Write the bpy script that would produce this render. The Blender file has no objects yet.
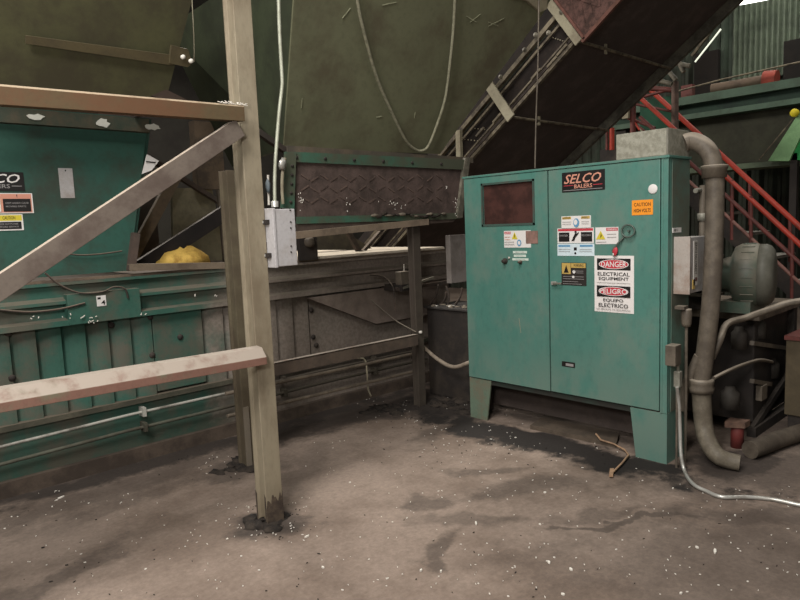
import bpy, math, random
from mathutils import Vector as V, Matrix
random.seed(7)
sc = bpy.context.scene
C = sc.collection
# ------------------------------------------------------------ camera
F, EYE = 650.0, 1.6
PIT, ROL, HD = math.radians(6.55), math.radians(2.3), math.radians(47)
fw = V((math.cos(HD)*math.cos(PIT), math.sin(HD)*math.cos(PIT), -math.sin(PIT)))
r0 = V((math.sin(HD), -math.cos(HD), 0)); u0 = r0.cross(fw)
rt = r0*math.cos(ROL) - u0*math.sin(ROL); up = u0*math.cos(ROL) + r0*math.sin(ROL)
EY = V((0, 0, EYE))
cam = bpy.data.objects.new('camera', bpy.data.cameras.new('camera'))
C.objects.link(cam)
cam.matrix_world = Matrix(((rt.x, up.x, -fw.x, 0), (rt.y, up.y, -fw.y, 0), (rt.z, up.z, -fw.z, EYE), (0, 0, 0, 1)))
cam.data.sensor_width = 36; cam.data.lens = F/800*36; cam.data.clip_start = .02
sc.camera = cam
def R(x, y, n, d):            # point seen at photo pixel (x,y) on the world plane n.p = d
    q = fw + rt*((x-400)/F) - up*((y-300)/F)
    n = V(n); return EY + q*((d - n.dot(EY))/n.dot(q))
def RX(x, y, a): return R(x, y, (1, 0, 0), a)
def RY(x, y, a): return R(x, y, (0, 1, 0), a)
def RZ(x, y, a=0): return R(x, y, (0, 0, 1), a)
# ------------------------------------------------------------ materials
def lin(h):
    h = h.lstrip('#'); c = [int(h[i:i+2], 16)/255 for i in (0, 2, 4)]
    return tuple((v/12.92 if v <= .04045 else ((v+.055)/1.055)**2.4) for v in c) + (1,)
MATS = {}
def paint(name, base=None, dirt=None, amt=.5, scale=3, rough=.6, metal=0, top=None, bump=.15, var=.25, stretch=(1, 1, 1), gradx=None, lowz=None, spec=.35, topamt=.75, gradc=None):
    if name in MATS: return MATS[name]
    m = bpy.data.materials.new(name); m.use_nodes = True; MATS[name] = m
    N, L = m.node_tree.nodes, m.node_tree.links
    b = N['Principled BSDF']; b.inputs['Roughness'].default_value = rough; b.inputs['Metallic'].default_value = metal
    b.inputs['Specular IOR Level'].default_value = spec
    tc = N.new('ShaderNodeTexCoord'); mp = N.new('ShaderNodeMapping'); mp.inputs['Scale'].default_value = stretch
    geo = N.new('ShaderNodeNewGeometry')
    L.new(geo.outputs['Position'], mp.inputs['Vector'])
    def noise(s, det=6, r=.6):
        n = N.new('ShaderNodeTexNoise'); n.inputs['Scale'].default_value = s; n.inputs['Detail'].default_value = det
        n.inputs['Roughness'].default_value = r; L.new(mp.outputs[0], n.inputs['Vector']); return n.outputs['Fac']
    def ramp(src, a, b_):
        r = N.new('ShaderNodeMapRange'); r.inputs['From Min'].default_value = a; r.inputs['From Max'].default_value = b_
        r.interpolation_type = 'SMOOTHSTEP'; L.new(src, r.inputs['Value']); return r.outputs[0]
    def mixc(fac, a, b_):
        x = N.new('ShaderNodeMix'); x.data_type = 'RGBA'
        if isinstance(fac, float): x.inputs[0].default_value = fac
        else: L.new(fac, x.inputs[0])
        for i, c in ((6, a), (7, b_)):
            if isinstance(c, tuple): x.inputs[i].default_value = c
            else: L.new(c, x.inputs[i])
        return x.outputs[2]
    def math_(op, a, b_):
        x = N.new('ShaderNodeMath'); x.operation = op; x.use_clamp = True
        for i, c in ((0, a), (1, b_)):
            if isinstance(c, (int, float)): x.inputs[i].default_value = c
            else: L.new(c, x.inputs[i])
        return x.outputs[0]
    bc = lin(base); dk = tuple(c*(1-var) for c in bc[:3]) + (1,); lt = tuple(min(1, c*(1+var)) for c in bc[:3]) + (1,)
    col = mixc(noise(scale*.7), dk, lt)
    fine = noise(scale*14, 3)
    col = mixc(math_('MULTIPLY', ramp(fine, .45, .75), .35), col, tuple(c*.6 for c in bc[:3]) + (1,))
    if dirt:
        t = .68 - amt*.36
        msk = ramp(noise(scale, 9, .68), t-.12, t+.12)
        if gradx:
            sx = N.new('ShaderNodeSeparateXYZ'); L.new(geo.outputs['Position'], sx.inputs[0])
            nz = noise(scale*1.3, 6)
            g = ramp(math_('ADD', ramp(sx.outputs['X'], gradx[0]-.0, gradx[1]), math_('MULTIPLY', math_('SUBTRACT', nz, .5), 1.4)), .25, .75)
            if gradc: gmask = g
            else: msk = math_('MAXIMUM', msk, g)
        if lowz:
            sx = N.new('ShaderNodeSeparateXYZ'); L.new(geo.outputs['Position'], sx.inputs[0])
            g = ramp(sx.outputs['Z'], lowz[1], lowz[0])
            g = math_('MULTIPLY', g, ramp(noise(scale*2.5, 6), .25, .6))
            msk = math_('MAXIMUM', msk, g)
        col = mixc(math_('MULTIPLY', msk, .9), col, lin(dirt))
        if gradc: col = mixc(math_('MULTIPLY', gmask, .93), col, mixc(ramp(fine, .3, .7), lin(gradc), tuple(c*.7 for c in lin(gradc)[:3]) + (1,)))
    if top:
        sn = N.new('ShaderNodeSeparateXYZ'); L.new(geo.outputs['Normal'], sn.inputs[0])
        tm = math_('MULTIPLY', ramp(sn.outputs['Z'], .35, .6), math_('MULTIPLY', ramp(noise(9, 6), .2, .5), topamt))
        col = mixc(tm, col, lin(top))
    L.new(col, b.inputs['Base Color'])
    if bump:
        bp = N.new('ShaderNodeBump'); bp.inputs['Strength'].default_value = bump; bp.inputs['Distance'].default_value = .01
        L.new(noise(scale*6, 8, .7), bp.inputs['Height']); L.new(bp.outputs[0], b.inputs['Normal'])
    return m
def plain(name, c, rough=.6, metal=0): return paint(name, c, None, rough=rough, metal=metal, bump=0, var=.06, scale=20)
def emit(name, c, s):
    m = bpy.data.materials.new(name); m.use_nodes = True; b = m.node_tree.nodes['Principled BSDF']
    b.inputs['Base Color'].default_value = lin(c); b.inputs['Emission Color'].default_value = lin(c); b.inputs['Emission Strength'].default_value = s
    MATS[name] = m; return m
# ------------------------------------------------------------ mesh builder
class MB:
    def __init__(s): s.v = []; s.f = []; s.m = []; s.sm = []; s.mats = []
    def mi(s, m):
        if m not in s.mats: s.mats.append(m)
        return s.mats.index(m)
    def add(s, vs, fs, m, smooth=False):
        o = len(s.v); s.v += [V(p) for p in vs]; k = s.mi(m)
        for f in fs: s.f.append([i+o for i in f]); s.m.append(k); s.sm.append(smooth)
        return s
    def box(s, a, b, m):
        x0, x1 = sorted((a[0], b[0])); y0, y1 = sorted((a[1], b[1])); z0, z1 = sorted((a[2], b[2]))
        vs = [(x, y, z) for x in (x0, x1) for y in (y0, y1) for z in (z0, z1)]
        return s.add(vs, [(0, 1, 3, 2), (4, 6, 7, 5), (0, 4, 5, 1), (2, 3, 7, 6), (0, 2, 6, 4), (1, 5, 7, 3)], m)
    def prism(s, pts, off, m, smooth=False):     # polygon swept by vector off
        n = len(pts); off = V(off); p = [V(q) for q in pts]
        nn = V((0, 0, 0))
        for i in range(n): nn += p[i].cross(p[(i+1) % n])
        if nn.dot(off) > 0: p.reverse()
        vs = p + [q+off for q in p]
        fs = [list(range(n)), list(range(2*n-1, n-1, -1))]
        for i in range(n): j = (i+1) % n; fs.append((i, i+n, j+n, j))
        return s.add(vs, fs, m, smooth)
    def beam(s, a, b, w, h, m, side=(0, 0, 1), prof=None):
        # solid bar from a to b; w across, h along 'side'; prof may be a list of (across, along) polygon points
        a, b = V(a), V(b); d = (b-a).normalized(); sd = V(side); sd = (sd - d*sd.dot(d)).normalized(); ac = d.cross(sd)
        pr = prof or [(-w/2, -h/2), (w/2, -h/2), (w/2, h/2), (-w/2, h/2)]
        return s.prism([a + ac*p[0] + sd*p[1] for p in pr], b-a, m)
    def tube(s, pts, r, m, n=10, caps=True, sub=0):
        p = [V(q) for q in pts]
        if sub:
            q = [p[0]]
            for i in range(len(p)-1):
                p0 = p[max(i-1, 0)]; p1 = p[i]; p2 = p[i+1]; p3 = p[min(i+2, len(p)-1)]
                for k in range(1, sub+1):
                    t = k/sub
                    q.append(.5*((2*p1)+(-p0+p2)*t+(2*p0-5*p1+4*p2-p3)*t*t+(-p0+3*p1-3*p2+p3)*t**3))
            p = q
        rr = r if isinstance(r, (list, tuple)) else [r]*len(p)
        if len(rr) != len(p): rr = [rr[0] + (rr[-1]-rr[0])*i/(len(p)-1) for i in range(len(p))]
        T = [(p[min(i+1, len(p)-1)]-p[max(i-1, 0)]).normalized() for i in range(len(p))]
        a = T[0].orthogonal().normalized(); vs = []
        for i in range(len(p)):
            a = (a - T[i]*a.dot(T[i])).normalized(); b = T[i].cross(a)
            for k in range(n):
                t = 2*math.pi*k/n; vs.append(p[i] + (a*math.cos(t)+b*math.sin(t))*rr[i])
        fs = []
        for i in range(len(p)-1):
            for k in range(n): k2 = (k+1) % n; fs.append((i*n+k, i*n+k2, (i+1)*n+k2, (i+1)*n+k))
        s.add(vs, fs, m, True)
        if caps: s.add(vs[:n], [list(range(n-1, -1, -1))], m); s.add(vs[-n:], [list(range(n))], m)
        return s
    def lathe(s, c, ax, prof, m, n=24):       # prof: (along axis, radius)
        c = V(c); ax = V(ax).normalized(); a = ax.orthogonal().normalized(); b = ax.cross(a); vs = []
        for t, r in prof:
            for k in range(n): th = 2*math.pi*k/n; vs.append(c + ax*t + (a*math.cos(th)+b*math.sin(th))*max(r, 1e-4))
        fs = [(i*n+k, i*n+(k+1) % n, (i+1)*n+(k+1) % n, (i+1)*n+k) for i in range(len(prof)-1) for k in range(n)]
        return s.add(vs, fs, m, True)
    def blob(s, c, r, m, n=14, jit=.15, seed=1, flat=True):
        rd = random.Random(seed); vs = []; rings = max(5, n//2); c = V(c)
        for i in range(rings+1):
            ph = math.pi*i/rings
            for k in range(n):
                th = 2*math.pi*k/n; j = 1 + rd.uniform(-jit, jit)
                z = math.cos(ph)
                if flat and z < 0: z = z*.1
                vs.append(c + V((math.sin(ph)*math.cos(th)*r[0]*j, math.sin(ph)*math.sin(th)*r[1]*j, z*r[2]*j)))
        fs = [(i*n+k, (i+1)*n+k, (i+1)*n+(k+1) % n, i*n+(k+1) % n) for i in range(rings) for k in range(n)]
        return s.add(vs, fs, m, True)
    def build(s, name, parent=None, base=None, bevel=0, label=None):
        me = bpy.data.meshes.new(name)
        if parent is not None: base = parent['_b']
        elif base is None:
            xs = [q.x for q in s.v]; ys = [q.y for q in s.v]; zs = [q.z for q in s.v]
            base = ((min(xs)+max(xs))/2, (min(ys)+max(ys))/2, min(zs))
        B = V(base)
        me.from_pydata([tuple(q-B) for q in s.v], [], s.f)
        for m in s.mats: me.materials.append(m)
        me.polygons.foreach_set('material_index', s.m); me.polygons.foreach_set('use_smooth', s.sm); me.update()
        o = bpy.data.objects.new(name, me); C.objects.link(o)
        o['_b'] = tuple(base)
        if parent is not None:
            o.parent = parent
        else: o.location = B
        if bevel:
            bm = o.modifiers.new('bevel', 'BEVEL'); bm.width = bevel; bm.segments = 2; bm.limit_method = 'ANGLE'
        if label: o['label'] = label
        return o
def thing(name, label, cat, base, group=None):
    o = bpy.data.objects.new(name, None); C.objects.link(o); o.location = base; o.empty_display_size = .1
    o['_b'] = tuple(base); o['label'] = label; o['category'] = cat
    if group: o['group'] = group
    return o
def tag(o, label, cat, group=None, kind=None):
    o['label'] = label; o['category'] = cat
    if group: o['group'] = group
    if kind: o['kind'] = kind
    return o
def struct(o): o['kind'] = 'structure'; return o
_tc = {}
def text_geo(s, shear=0):
    k = (s, shear)
    if k in _tc: return _tc[k]
    cu = bpy.data.curves.new('t', 'FONT'); cu.body = s; cu.shear = shear; cu.resolution_u = 2; cu.offset = .012
    o = bpy.data.objects.new('t', cu); C.objects.link(o)
    dg = bpy.context.evaluated_depsgraph_get(); dg.update()
    me = o.evaluated_get(dg).to_mesh()
    vs = [v.co.copy() for v in me.vertices]; fs = [list(p.vertices) for p in me.polygons]
    o.evaluated_get(dg).to_mesh_clear(); bpy.data.objects.remove(o); bpy.data.curves.remove(cu)
    x0 = min(v.x for v in vs); x1 = max(v.x for v in vs); y0 = min(v.y for v in vs); y1 = max(v.y for v in vs)
    vs = [((v.x-x0)/(x1-x0), (v.y-y0)/(y1-y0)) for v in vs]
    _tc[k] = (vs, fs); return _tc[k]
def decal(name, parent, tl, ux, uz, w, h, bg, items, label=None, t=.004, build=True):
    # flat printed plate: tl = world top-left, ux = right, uz = up; items in fractions (x, y from the top)
    tl, ux, uz = V(tl), V(ux).normalized(), V(uz).normalized(); n = ux.cross(uz)
    m = MB()
    m.prism([tl, tl+ux*w, tl+ux*w-uz*h, tl-uz*h], n*t, bg)
    lv = 0
    def pt(x, y, k): return tl + ux*(x*w) - uz*(y*h) + n*(t + .0006*k)
    for it in items:
        lv += 1; k = it[0]
        if k == 'r': _, x0, y0, x1, y1, mt = it; m.add([pt(x0, y1, lv), pt(x1, y1, lv), pt(x1, y0, lv), pt(x0, y0, lv)], [(0, 1, 2, 3)], mt)
        elif k == 'p': m.add([pt(x, y, lv) for x, y in it[1]], [list(range(len(it[1])))], it[2])
        elif k == 'e':
            _, cx, cy, rx, ry, mt = it; q = 24
            m.add([pt(cx+rx*math.cos(6.2832*i/q), cy-ry*math.sin(6.2832*i/q), lv) for i in range(q)], [list(range(q))], mt)
        elif k == 't':
            _, s, x0, y0, x1, y1, mt = it[:7]; vs, fs = text_geo(s, it[7] if len(it) > 7 else 0)
            m.add([pt(x0+(x1-x0)*a, y1-(y1-y0)*b, lv) for a, b in vs], fs, mt)
    return m.build(name, parent, label=label)
WHT = plain('sign_white', '#d8d4d0', .5); BLK = plain('ink_black', '#1b1817', .5); RED = plain('sign_red', '#b83a44', .5)
YEL = plain('sign_yellow', '#c9b83a', .5); ORG = plain('sign_orange', '#e8912a', .5); BLU = plain('sign_blue', '#5f8fb0', .5)
PNK = plain('logo_salmon', '#c98d78', .5); TAN = plain('sign_tan', '#b79a55', .5); GRYI = plain('ink_grey', '#8a8785', .5); BRN = plain('sign_brown', '#5c3a38', .6)
baler_g = paint('baler_green', '#31574b', '#565247', .46, 2.8, .6, top='#6f675a', gradx=(1.9, 2.9), gradc='#83776d', lowz=(-.1, .5), var=.3)
hop_g = paint('hopper_teal', '#2b5045', '#33372e', .32, 2.0, .55, var=.25)
olive = paint('olive_sheet', '#6a6b53', '#57513f', .4, 1.6, .7, var=.2)
olive2 = paint('olive_sheet_dark', '#4b4a30', '#3a3525', .45, 1.8, .75, var=.2)
cab_g = paint('cabinet_green', '#49776c', '#63796e', .3, 2.4, .45, stretch=(1, 1, .6), top='#8f8a7e', lowz=(.3, .85), var=.18, bump=.06, spec=.5)
post_m = paint('post_olive', '#8a806c', '#6e6250', .4, 3, .7, top='#9a8d7c', lowz=(0, .35), var=.2, stretch=(1, 1, .4))
rail_m = paint('rail_rust', '#735448', '#5f6a54', .3, 3.5, .75, top='#998e82', var=.25, topamt=.95)
beam_m = paint('beam_tan', '#51452f', '#5a3d28', .5, 3, .8, top='#a8977f', var=.2)
diag_m = paint('diagonal_mauve', '#635950', '#4b3f38', .4, 4, .8, top='#c2b2a0', var=.2)
brown_m = paint('dirty_brown', '#4d4038', '#35302b', .5, 3, .85, top='#7a6c5e')
dark_m = paint('dark_steel', '#2c2724', '#403831', .35, 4, .8, top='#3f3832')
black_m = paint('belt_black', '#463d38', '#544943', .3, 5, .85)
galv = paint('galvanised', '#858378', '#6e6b60', .5, 12, .55, metal=.25, var=.3, top='#9a968a')
pipe_m = paint('pipe_grey', '#655c50', '#4b433a', .5, 6, .6, top='#9a8f80', var=.25)
pale_m = paint('pale_strut', '#97907a', '#7a705e', .4, 6, .7)
grey_m = paint('grey_box', '#9d9a98', '#83786e', .3, 5, .5, top='#b8b2aa', var=.1)
chrome_d = paint('dusty_conduit', '#a3a198', '#4f463c', .3, 6, .5, gradx=(2.0, 3.0))
chrome = paint('bright_conduit', '#b9b7b0', '#8f8a80', .3, 10, .35, metal=.5, var=.15, bump=.05)
redp = paint('red_rail', '#ad3b2b', '#8a3a2c', .3, 5, .5, var=.15)
redd = paint('dull_red', '#6e3a34', '#4a2f2a', .4, 5, .6)
dust_m = paint('dusty_board', '#d8ccba', '#b5a692', .3, 6, .9, var=.1)
rope_m = paint('rope', '#8f8c76', '#6f6c58', .4, 30, .9)
mez_g = paint('mezzanine_green', '#4b6150', '#3b4a3c', .4, 2, .6)
bright_g = paint('bright_green', '#1f9a4a', '#2a7a44', .3, 4, .5)
pale_g = paint('pale_green', '#86b07c', '#6f9468', .3, 4, .6)
chip_m = plain('chip_white', '#d9d3c8', .6)
dirt_m = paint('dirt', '#3a322b', '#1f1a17', .5, 14, .95, bump=.8)

# ------------------------------------------------------------ the building
def floor_mat():
    m = paint('concrete_floor', '#8a7a6e', '#6a5b50', .45, 1.0, .82, bump=.3, var=.14)
    N, L = m.node_tree.nodes, m.node_tree.links; b = N['Principled BSDF']
    src = b.inputs['Base Color'].links[0].from_socket
    geo = N.new('ShaderNodeNewGeometry'); wob = N.new('ShaderNodeTexNoise'); wob.inputs['Scale'].default_value = 5; wob.inputs['Detail'].default_value = 9; wob.inputs['Roughness'].default_value = .7
    L.new(geo.outputs['Position'], wob.inputs['Vector'])
    wn_ = N.new('ShaderNodeTexNoise'); wn_.inputs['Scale'].default_value = 3.2; wn_.inputs['Detail'].default_value = 5; L.new(geo.outputs['Position'], wn_.inputs['Vector'])
    sb = N.new('ShaderNodeVectorMath'); sb.operation = 'SUBTRACT'; L.new(wn_.outputs['Color'], sb.inputs[0]); sb.inputs[1].default_value = (.5, .5, .5)
    ml = N.new('ShaderNodeVectorMath'); ml.operation = 'MULTIPLY'; L.new(sb.outputs[0], ml.inputs[0]); ml.inputs[1].default_value = (.45, .45, 0)
    ad = N.new('ShaderNodeVectorMath'); ad.operation = 'ADD'; L.new(geo.outputs['Position'], ad.inputs[0]); L.new(ml.outputs[0], ad.inputs[1])
    def mth(op, a, c, cl=False):
        x = N.new('ShaderNodeMath'); x.operation = op; x.use_clamp = cl
        for i, v in ((0, a), (1, c)):
            if isinstance(v, (int, float)): x.inputs[i].default_value = v
            else: L.new(v, x.inputs[i])
        return x.outputs[0]
    total = None
    def dark_patch(cx, cy, rx, ry, ang, k, soft=.9):
        nonlocal total
        mp = N.new('ShaderNodeMapping'); mp.vector_type = 'TEXTURE'; mp.inputs['Location'].default_value = (cx, cy, 0)
        mp.inputs['Rotation'].default_value = (0, 0, math.radians(ang)); mp.inputs['Scale'].default_value = (rx, ry, 1)
        L.new(ad.outputs[0], mp.inputs['Vector'])
        ln = N.new('ShaderNodeVectorMath'); ln.operation = 'LENGTH'; L.new(mp.outputs[0], ln.inputs[0])
        d = mth('ADD', ln.outputs['Value'], mth('MULTIPLY', mth('SUBTRACT', wob.outputs['Fac'], .5), 2.2))
        r = N.new('ShaderNodeMapRange'); r.interpolation_type = 'SMOOTHSTEP'; r.inputs['From Min'].default_value = 1+soft*.5; r.inputs['From Max'].default_value = 1-soft*.6
        r.inputs['To Max'].default_value = k; L.new(d, r.inputs['Value'])
        total = r.outputs[0] if total is None else mth('MAXIMUM', total, r.outputs[0])
    for st in STAINS_AND_SHADE: dark_patch(*st)
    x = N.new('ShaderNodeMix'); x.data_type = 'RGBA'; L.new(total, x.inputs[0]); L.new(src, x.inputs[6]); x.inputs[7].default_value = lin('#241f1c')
    gr = N.new('ShaderNodeTexNoise'); gr.inputs['Scale'].default_value = 38; gr.inputs['Detail'].default_value = 6; gr.inputs['Roughness'].default_value = .75; L.new(geo.outputs['Position'], gr.inputs['Vector'])
    g2 = N.new('ShaderNodeMapRange'); g2.inputs['From Min'].default_value = .3; g2.inputs['From Max'].default_value = .7; g2.inputs['To Min'].default_value = .78; g2.inputs['To Max'].default_value = 1.2; L.new(gr.outputs['Fac'], g2.inputs['Value'])
    vm = N.new('ShaderNodeVectorMath'); vm.operation = 'SCALE'; L.new(x.outputs[2], vm.inputs[0]); L.new(g2.outputs[0], vm.inputs['Scale'])
    L.new(vm.outputs[0], b.inputs['Base Color'])
    return m
def _st(px, py, rx, ry, ang, k, soft=.9): p = RZ(px, py); return (p.x, p.y, rx, ry, ang, k, soft)
STAINS_AND_SHADE = [(3.80, 2.75, .21, 1.5, 2, 1.0, .6), (4.05, 3.9, .5, .5, 0, .95, .7), (3.2, 4.35, 1.3, .3, 0, .8, .8), (4.35, 2.6, .3, 1.1, 0, .6, .8), (3.95, 4.2, .75, .28, 0, .85, .8), (2.2, 4.5, 3.2, .2, 0, .9, .9), (1.4, 4.2, 1.6, .25, 3, .55, 1), (1.8, 3.0, .22, .17, 20, .8, .9), (2.12, 3.9, .3, .2, 0, .6, .9),  # dirt patches; those along the baler edge also paint in its shade
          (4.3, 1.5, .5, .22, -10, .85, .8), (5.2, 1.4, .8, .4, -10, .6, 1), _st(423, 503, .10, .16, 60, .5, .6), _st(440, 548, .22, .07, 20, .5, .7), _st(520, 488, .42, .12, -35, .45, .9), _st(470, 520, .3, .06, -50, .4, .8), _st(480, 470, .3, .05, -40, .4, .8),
          _st(640, 520, .5, .035, -38, .6, .6), _st(590, 515, .35, .06, -38, .4, .8), _st(100, 510, .8, .12, 10, .4, .9), _st(300, 470, .6, .1, 35, .3, .9), _st(440, 425, .5, .1, 20, .45, .9), _st(745, 515, .4, .12, -45, .55, .9), _st(40, 590, .5, .1, 20, .5, .8), _st(680, 540, .35, .06, -40, .4, .9), _st(540, 560, .25, .1, -40, .25, .9), _st(760, 560, 1.0, .5, -40, .45, 1), _st(770, 470, .9, .35, -30, .6, 1), _st(30, 540, .5, .4, 20, .25, 1)]  # wide soft patches at both sides also paint dimmer light on the floor
fl = MB()
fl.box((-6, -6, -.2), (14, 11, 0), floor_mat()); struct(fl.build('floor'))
wall_m = paint('dark_wall', '#2c2a24', '#201c19', .5, .8, .9)
struct(MB().box((-6, 11, 0), (14, 11.2, 8), wall_m).build('wall_back'))
struct(MB().box((-6, -6, 8), (14, 11, 8.2), wall_m).build('ceiling'))
cor = MB(); corr_m = paint('corrugated_green', '#3d473b', '#302f27', .45, 1.2, .7)
n = 340; vs = []
for i in range(n+1):
    y = -6 + 17*i/n; x = 12 + (.04 if i % 4 in (0, 1) else -.04)
    vs += [(x, y, 0), (x, y, 8)]
cor.add(vs, [(2*i, 2*i+2, 2*i+3, 2*i+1) for i in range(n)], corr_m)
cor.box((12.06, -6, 0), (12.2, 11, 8), wall_m)
struct(cor.build('wall_right'))
bay_k = paint('dark_bay', '#171310', '#211b17', .5, 2, .9)
# lit translucent sheet, and dark panels painting in the gloom of open bays, right wall
wn = MB(); win_m = paint('translucent_sheet', '#5f6857', '#454c40', .4, 3, .6)
vs = []; ya, yb = 4.35, 3.2
for i in range(57):
    y = ya+(yb-ya)*i/56; x = 11.9 + (.03 if i % 4 in (0, 1) else -.03); vs += [(x, y, 3.75), (x, y, 5.6)]
wn.add(vs, [(2*i, 2*i+2, 2*i+3, 2*i+1) for i in range(56)], win_m)
struct(wn.build('window_1'))
struct(MB().box((11.85, 4.95, 2.6), (11.94, 4.55, 4.35), bay_k).build('dark_panel_1'))
struct(MB().box((11.85, 3.55, 2.6), (11.94, 2.3, 4.25), bay_k).build('dark_panel_2'))

# ------------------------------------------------------------ baler body (runs along x at y = 4.6)
Y0 = 4.62; XA, XB = -.6, 5.0
bal = thing('baler', 'long dirty green baling machine body with pleated side, behind the rails on the left', 'machine', (2.2, 4.9, 0))
MB().box((XA, Y0, 0), (XB, 6.2, .42), baler_g).build('lower_skirt', bal)
MB().box((XA, Y0-.045, 0), (XB, Y0, .10), paint('skirt_brown', '#54483e', '#3a312a', .5, 4, .9)).build('base_strip', bal)
MB().box((XA, Y0-.05, .42), (XB, Y0+.1, .455), paint('lip_dust', '#4d4a3e', '#3b3a30', .5, 4, .85, top='#6a5f52', gradx=(2.2, 3.2))).build('panel_lip', bal)
core = MB().box((XA, Y0+.03, .455), (XB, 6.2, 1.32), baler_g); core.build('body', bal)
pl = MB()
def pleat(x0, x1, nn):
    w = (x1-x0)/nn
    for i in range(nn):
        a, b = x0+i*w, x0+(i+1)*w; k = 6
        for j in range(k):
            t0, t1 = j/k, (j+1)/k
            f = lambda t: Y0+.03-.055*math.sin(min(1, t*1.05)*math.pi*.5)**.8
            xa, xb = a+w*t0, a+w*t1
            pl.add([(xa, f(t0), .455), (xb, f(t1), .455), (xb, f(t1), 1.05), (xa, f(t0), 1.05)], [(0, 1, 2, 3)], baler_g, True)
        pl.add([(b, f(1), .455), (b, Y0+.03, .455), (b, Y0+.03, 1.05), (b, f(1), 1.05)], [(0, 1, 2, 3)], baler_g)
pleat(XA+.05, 1.84, 16); pl.build('pleated_panel', bal)
pl = MB(); pleat(2.24, 3.2, 6); pl.build('pleated_panel', bal)
MB().box((1.85, Y0-.02, .47), (2.23, Y0+.03, 1.04), baler_g).build('flat_panel', bal, bevel=.004)
MB().box((3.22, Y0-.01, .46), (XB, Y0+.03, 1.04), baler_g).build('side_plate', bal)
for px, py in ((150, 317), (152, 355), (180, 337), (12, 378), (111, 325), (8, 333), (311, 310), (313, 337), (316, 345)):
    p = RY(px, py, Y0-.02)
    MB().lathe((p.x, Y0-.02, p.z), (0, -1, 0), [(0, .022), (.008, .022), (.014, .014), (.018, 0)], dark_m, 10).build('bolt', bal)
MB().prism([(XA, Y0+.03, 1.04), (XA, Y0-.09, 1.04), (XA, Y0-.09, 1.075), (XA, Y0-.01, 1.085), (XA, Y0-.01, 1.17), (XA, Y0-.07, 1.18), (XA, Y0-.07, 1.2), (XA, Y0+.0, 1.22), (XA, Y0+.0, 1.3), (XA, Y0-.04, 1.3), (XA, Y0-.04, 1.32), (XA, Y0+.03, 1.32)], (XB-XA, 0, 0), baler_g).build('top_rail', bal)
MB().box((XA, Y0-.03, 1.321), (XB, 6.2, 1.338), paint('deck_dust', '#6a5c4e', '#4d4239', .5, 4, .9)).build('top_deck', bal)
MB().box((1.28, Y0-.10, 1.04), (1.75, Y0-.02, 1.24), baler_g).build('bracket_plate', bal, bevel=.004)
p = RY(96, 296, Y0-.10)
decal('serial_tag', bal, (p.x, Y0-.101, p.z), (1, 0, 0), (0, 0, 1), .06, .07, WHT, [('r', .1, .15, .45, .35, BLK), ('t', '4', .45, .45, .9, .9, BLK)], label='small white number tag')
for z, r, m in ((.355, .010, chrome_d), (.245, .012, paint('skirt_pipe', '#57584c', '#40392f', .5, 4, .8, gradx=(2, 3)))):
    q = MB(); yy = Y0-.05
    q.tube([(XA, yy, z-.03), (.8, yy, z-.02), (1.6, yy, z), (2.4, yy, z), (3.3, yy, z+.01), (4.6, yy, z)], r, m)
    for xx in (.3, 1.72, 2.9, 3.9): q.box((xx-.012, yy-.03, z-.03), (xx+.012, Y0, z+.035), m)
    tag(q.build('conduit_pipe'), 'bright thin conduit running along the green skirt' if m is chrome_d else 'lower dull conduit along the green skirt near the floor', 'pipe')
# green hopper wall over the body
hp = MB(); hx = lambda z: 1.73+(z-1.36)*.215
hp.prism([(XA, Y0, 1.36), (hx(1.36), Y0, 1.36), (hx(2.4), Y0, 2.42), (XA, Y0, 2.42)], (0, .03, 0), hop_g); hp.build('hopper_wall', bal)
MB().prism([(hx(1.36), Y0+.03, 1.36), (hx(2.42), Y0+.03, 2.42), (hx(2.42), 5.9, 2.42), (hx(1.36), 5.9, 1.36)], (.03, 0, 0), hop_g).build('hopper_end', bal)
MB().beam((hx(1.36)-.0, Y0-.02, 1.36), (hx(1.62), Y0-.02, 1.62), .05, .05, brown_m, (1, 0, 0)).build('corner_bracket', bal)
MB().beam((XA, Y0-.03, 2.36), (1.93, Y0-.03, 2.36), .06, .09, paint('hopper_flange', '#4a4436', '#2d3a30', .5, 4, .8), (0, 0, 1)).build('hopper_flange', bal)
def smudge(px, py, w, h, s):
    p = RY(px, py, Y0-.065)
    m = MB(); rd = random.Random(s); k = 14
    m.prism([p+V((w*math.cos(6.283*i/k)*rd.uniform(.6, 1.1), 0, h*math.sin(6.283*i/k)*rd.uniform(.6, 1.1))) for i in range(k)], (0, .005, 0), plain('foam_white', '#c6c6bc', .9))
    m.build('foam_patch', bal, label='pale foam patch')
smudge(36, 117, .06, .022, 1); smudge(103, 123, .045, .035, 2); smudge(153, 127, .06, .025, 3)
# stickers on the hopper wall
def bst(name, px0, py0, px1, py1, bg, items, label):
    a, b = RY(px0, py0, Y0-.004), RY(px1, py1, Y0-.004)
    decal(name, bal, (a.x, Y0-.001, a.z), (1, 0, 0), (0, 0, 1), b.x-a.x, a.z-b.z, bg, items, label)
bst('maker_sign', -38, 171, 25, 191, BLK, [('t', 'SELCO', .05, .1, .93, .58, WHT, .35), ('t', 'BALERS', .3, .64, .75, .86, GRYI), ('r', .78, .72, .95, .76, GRYI)], 'black maker sign with white slanted lettering')
bst('warning_sticker', -33, 193, 34, 213, WHT, [('r', .02, .04, .98, .96, PNK), ('r', .52, .04, .97, .22, PNK), ('t', '!', .74, .06, .76, .2, BLK), ('r', .52, .28, .96, .92, BLK), ('t', 'KEEP HANDS CLEAR', .56, .45, .93, .53, GRYI), ('t', 'MOVING PARTS', .56, .62, .88, .7, GRYI), ('r', .05, .1, .48, .92, WHT), ('p', [(.3, .9), (.4, .3), (.46, .3), (.44, .9)], BLK)], 'red and black safety sticker')
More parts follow.
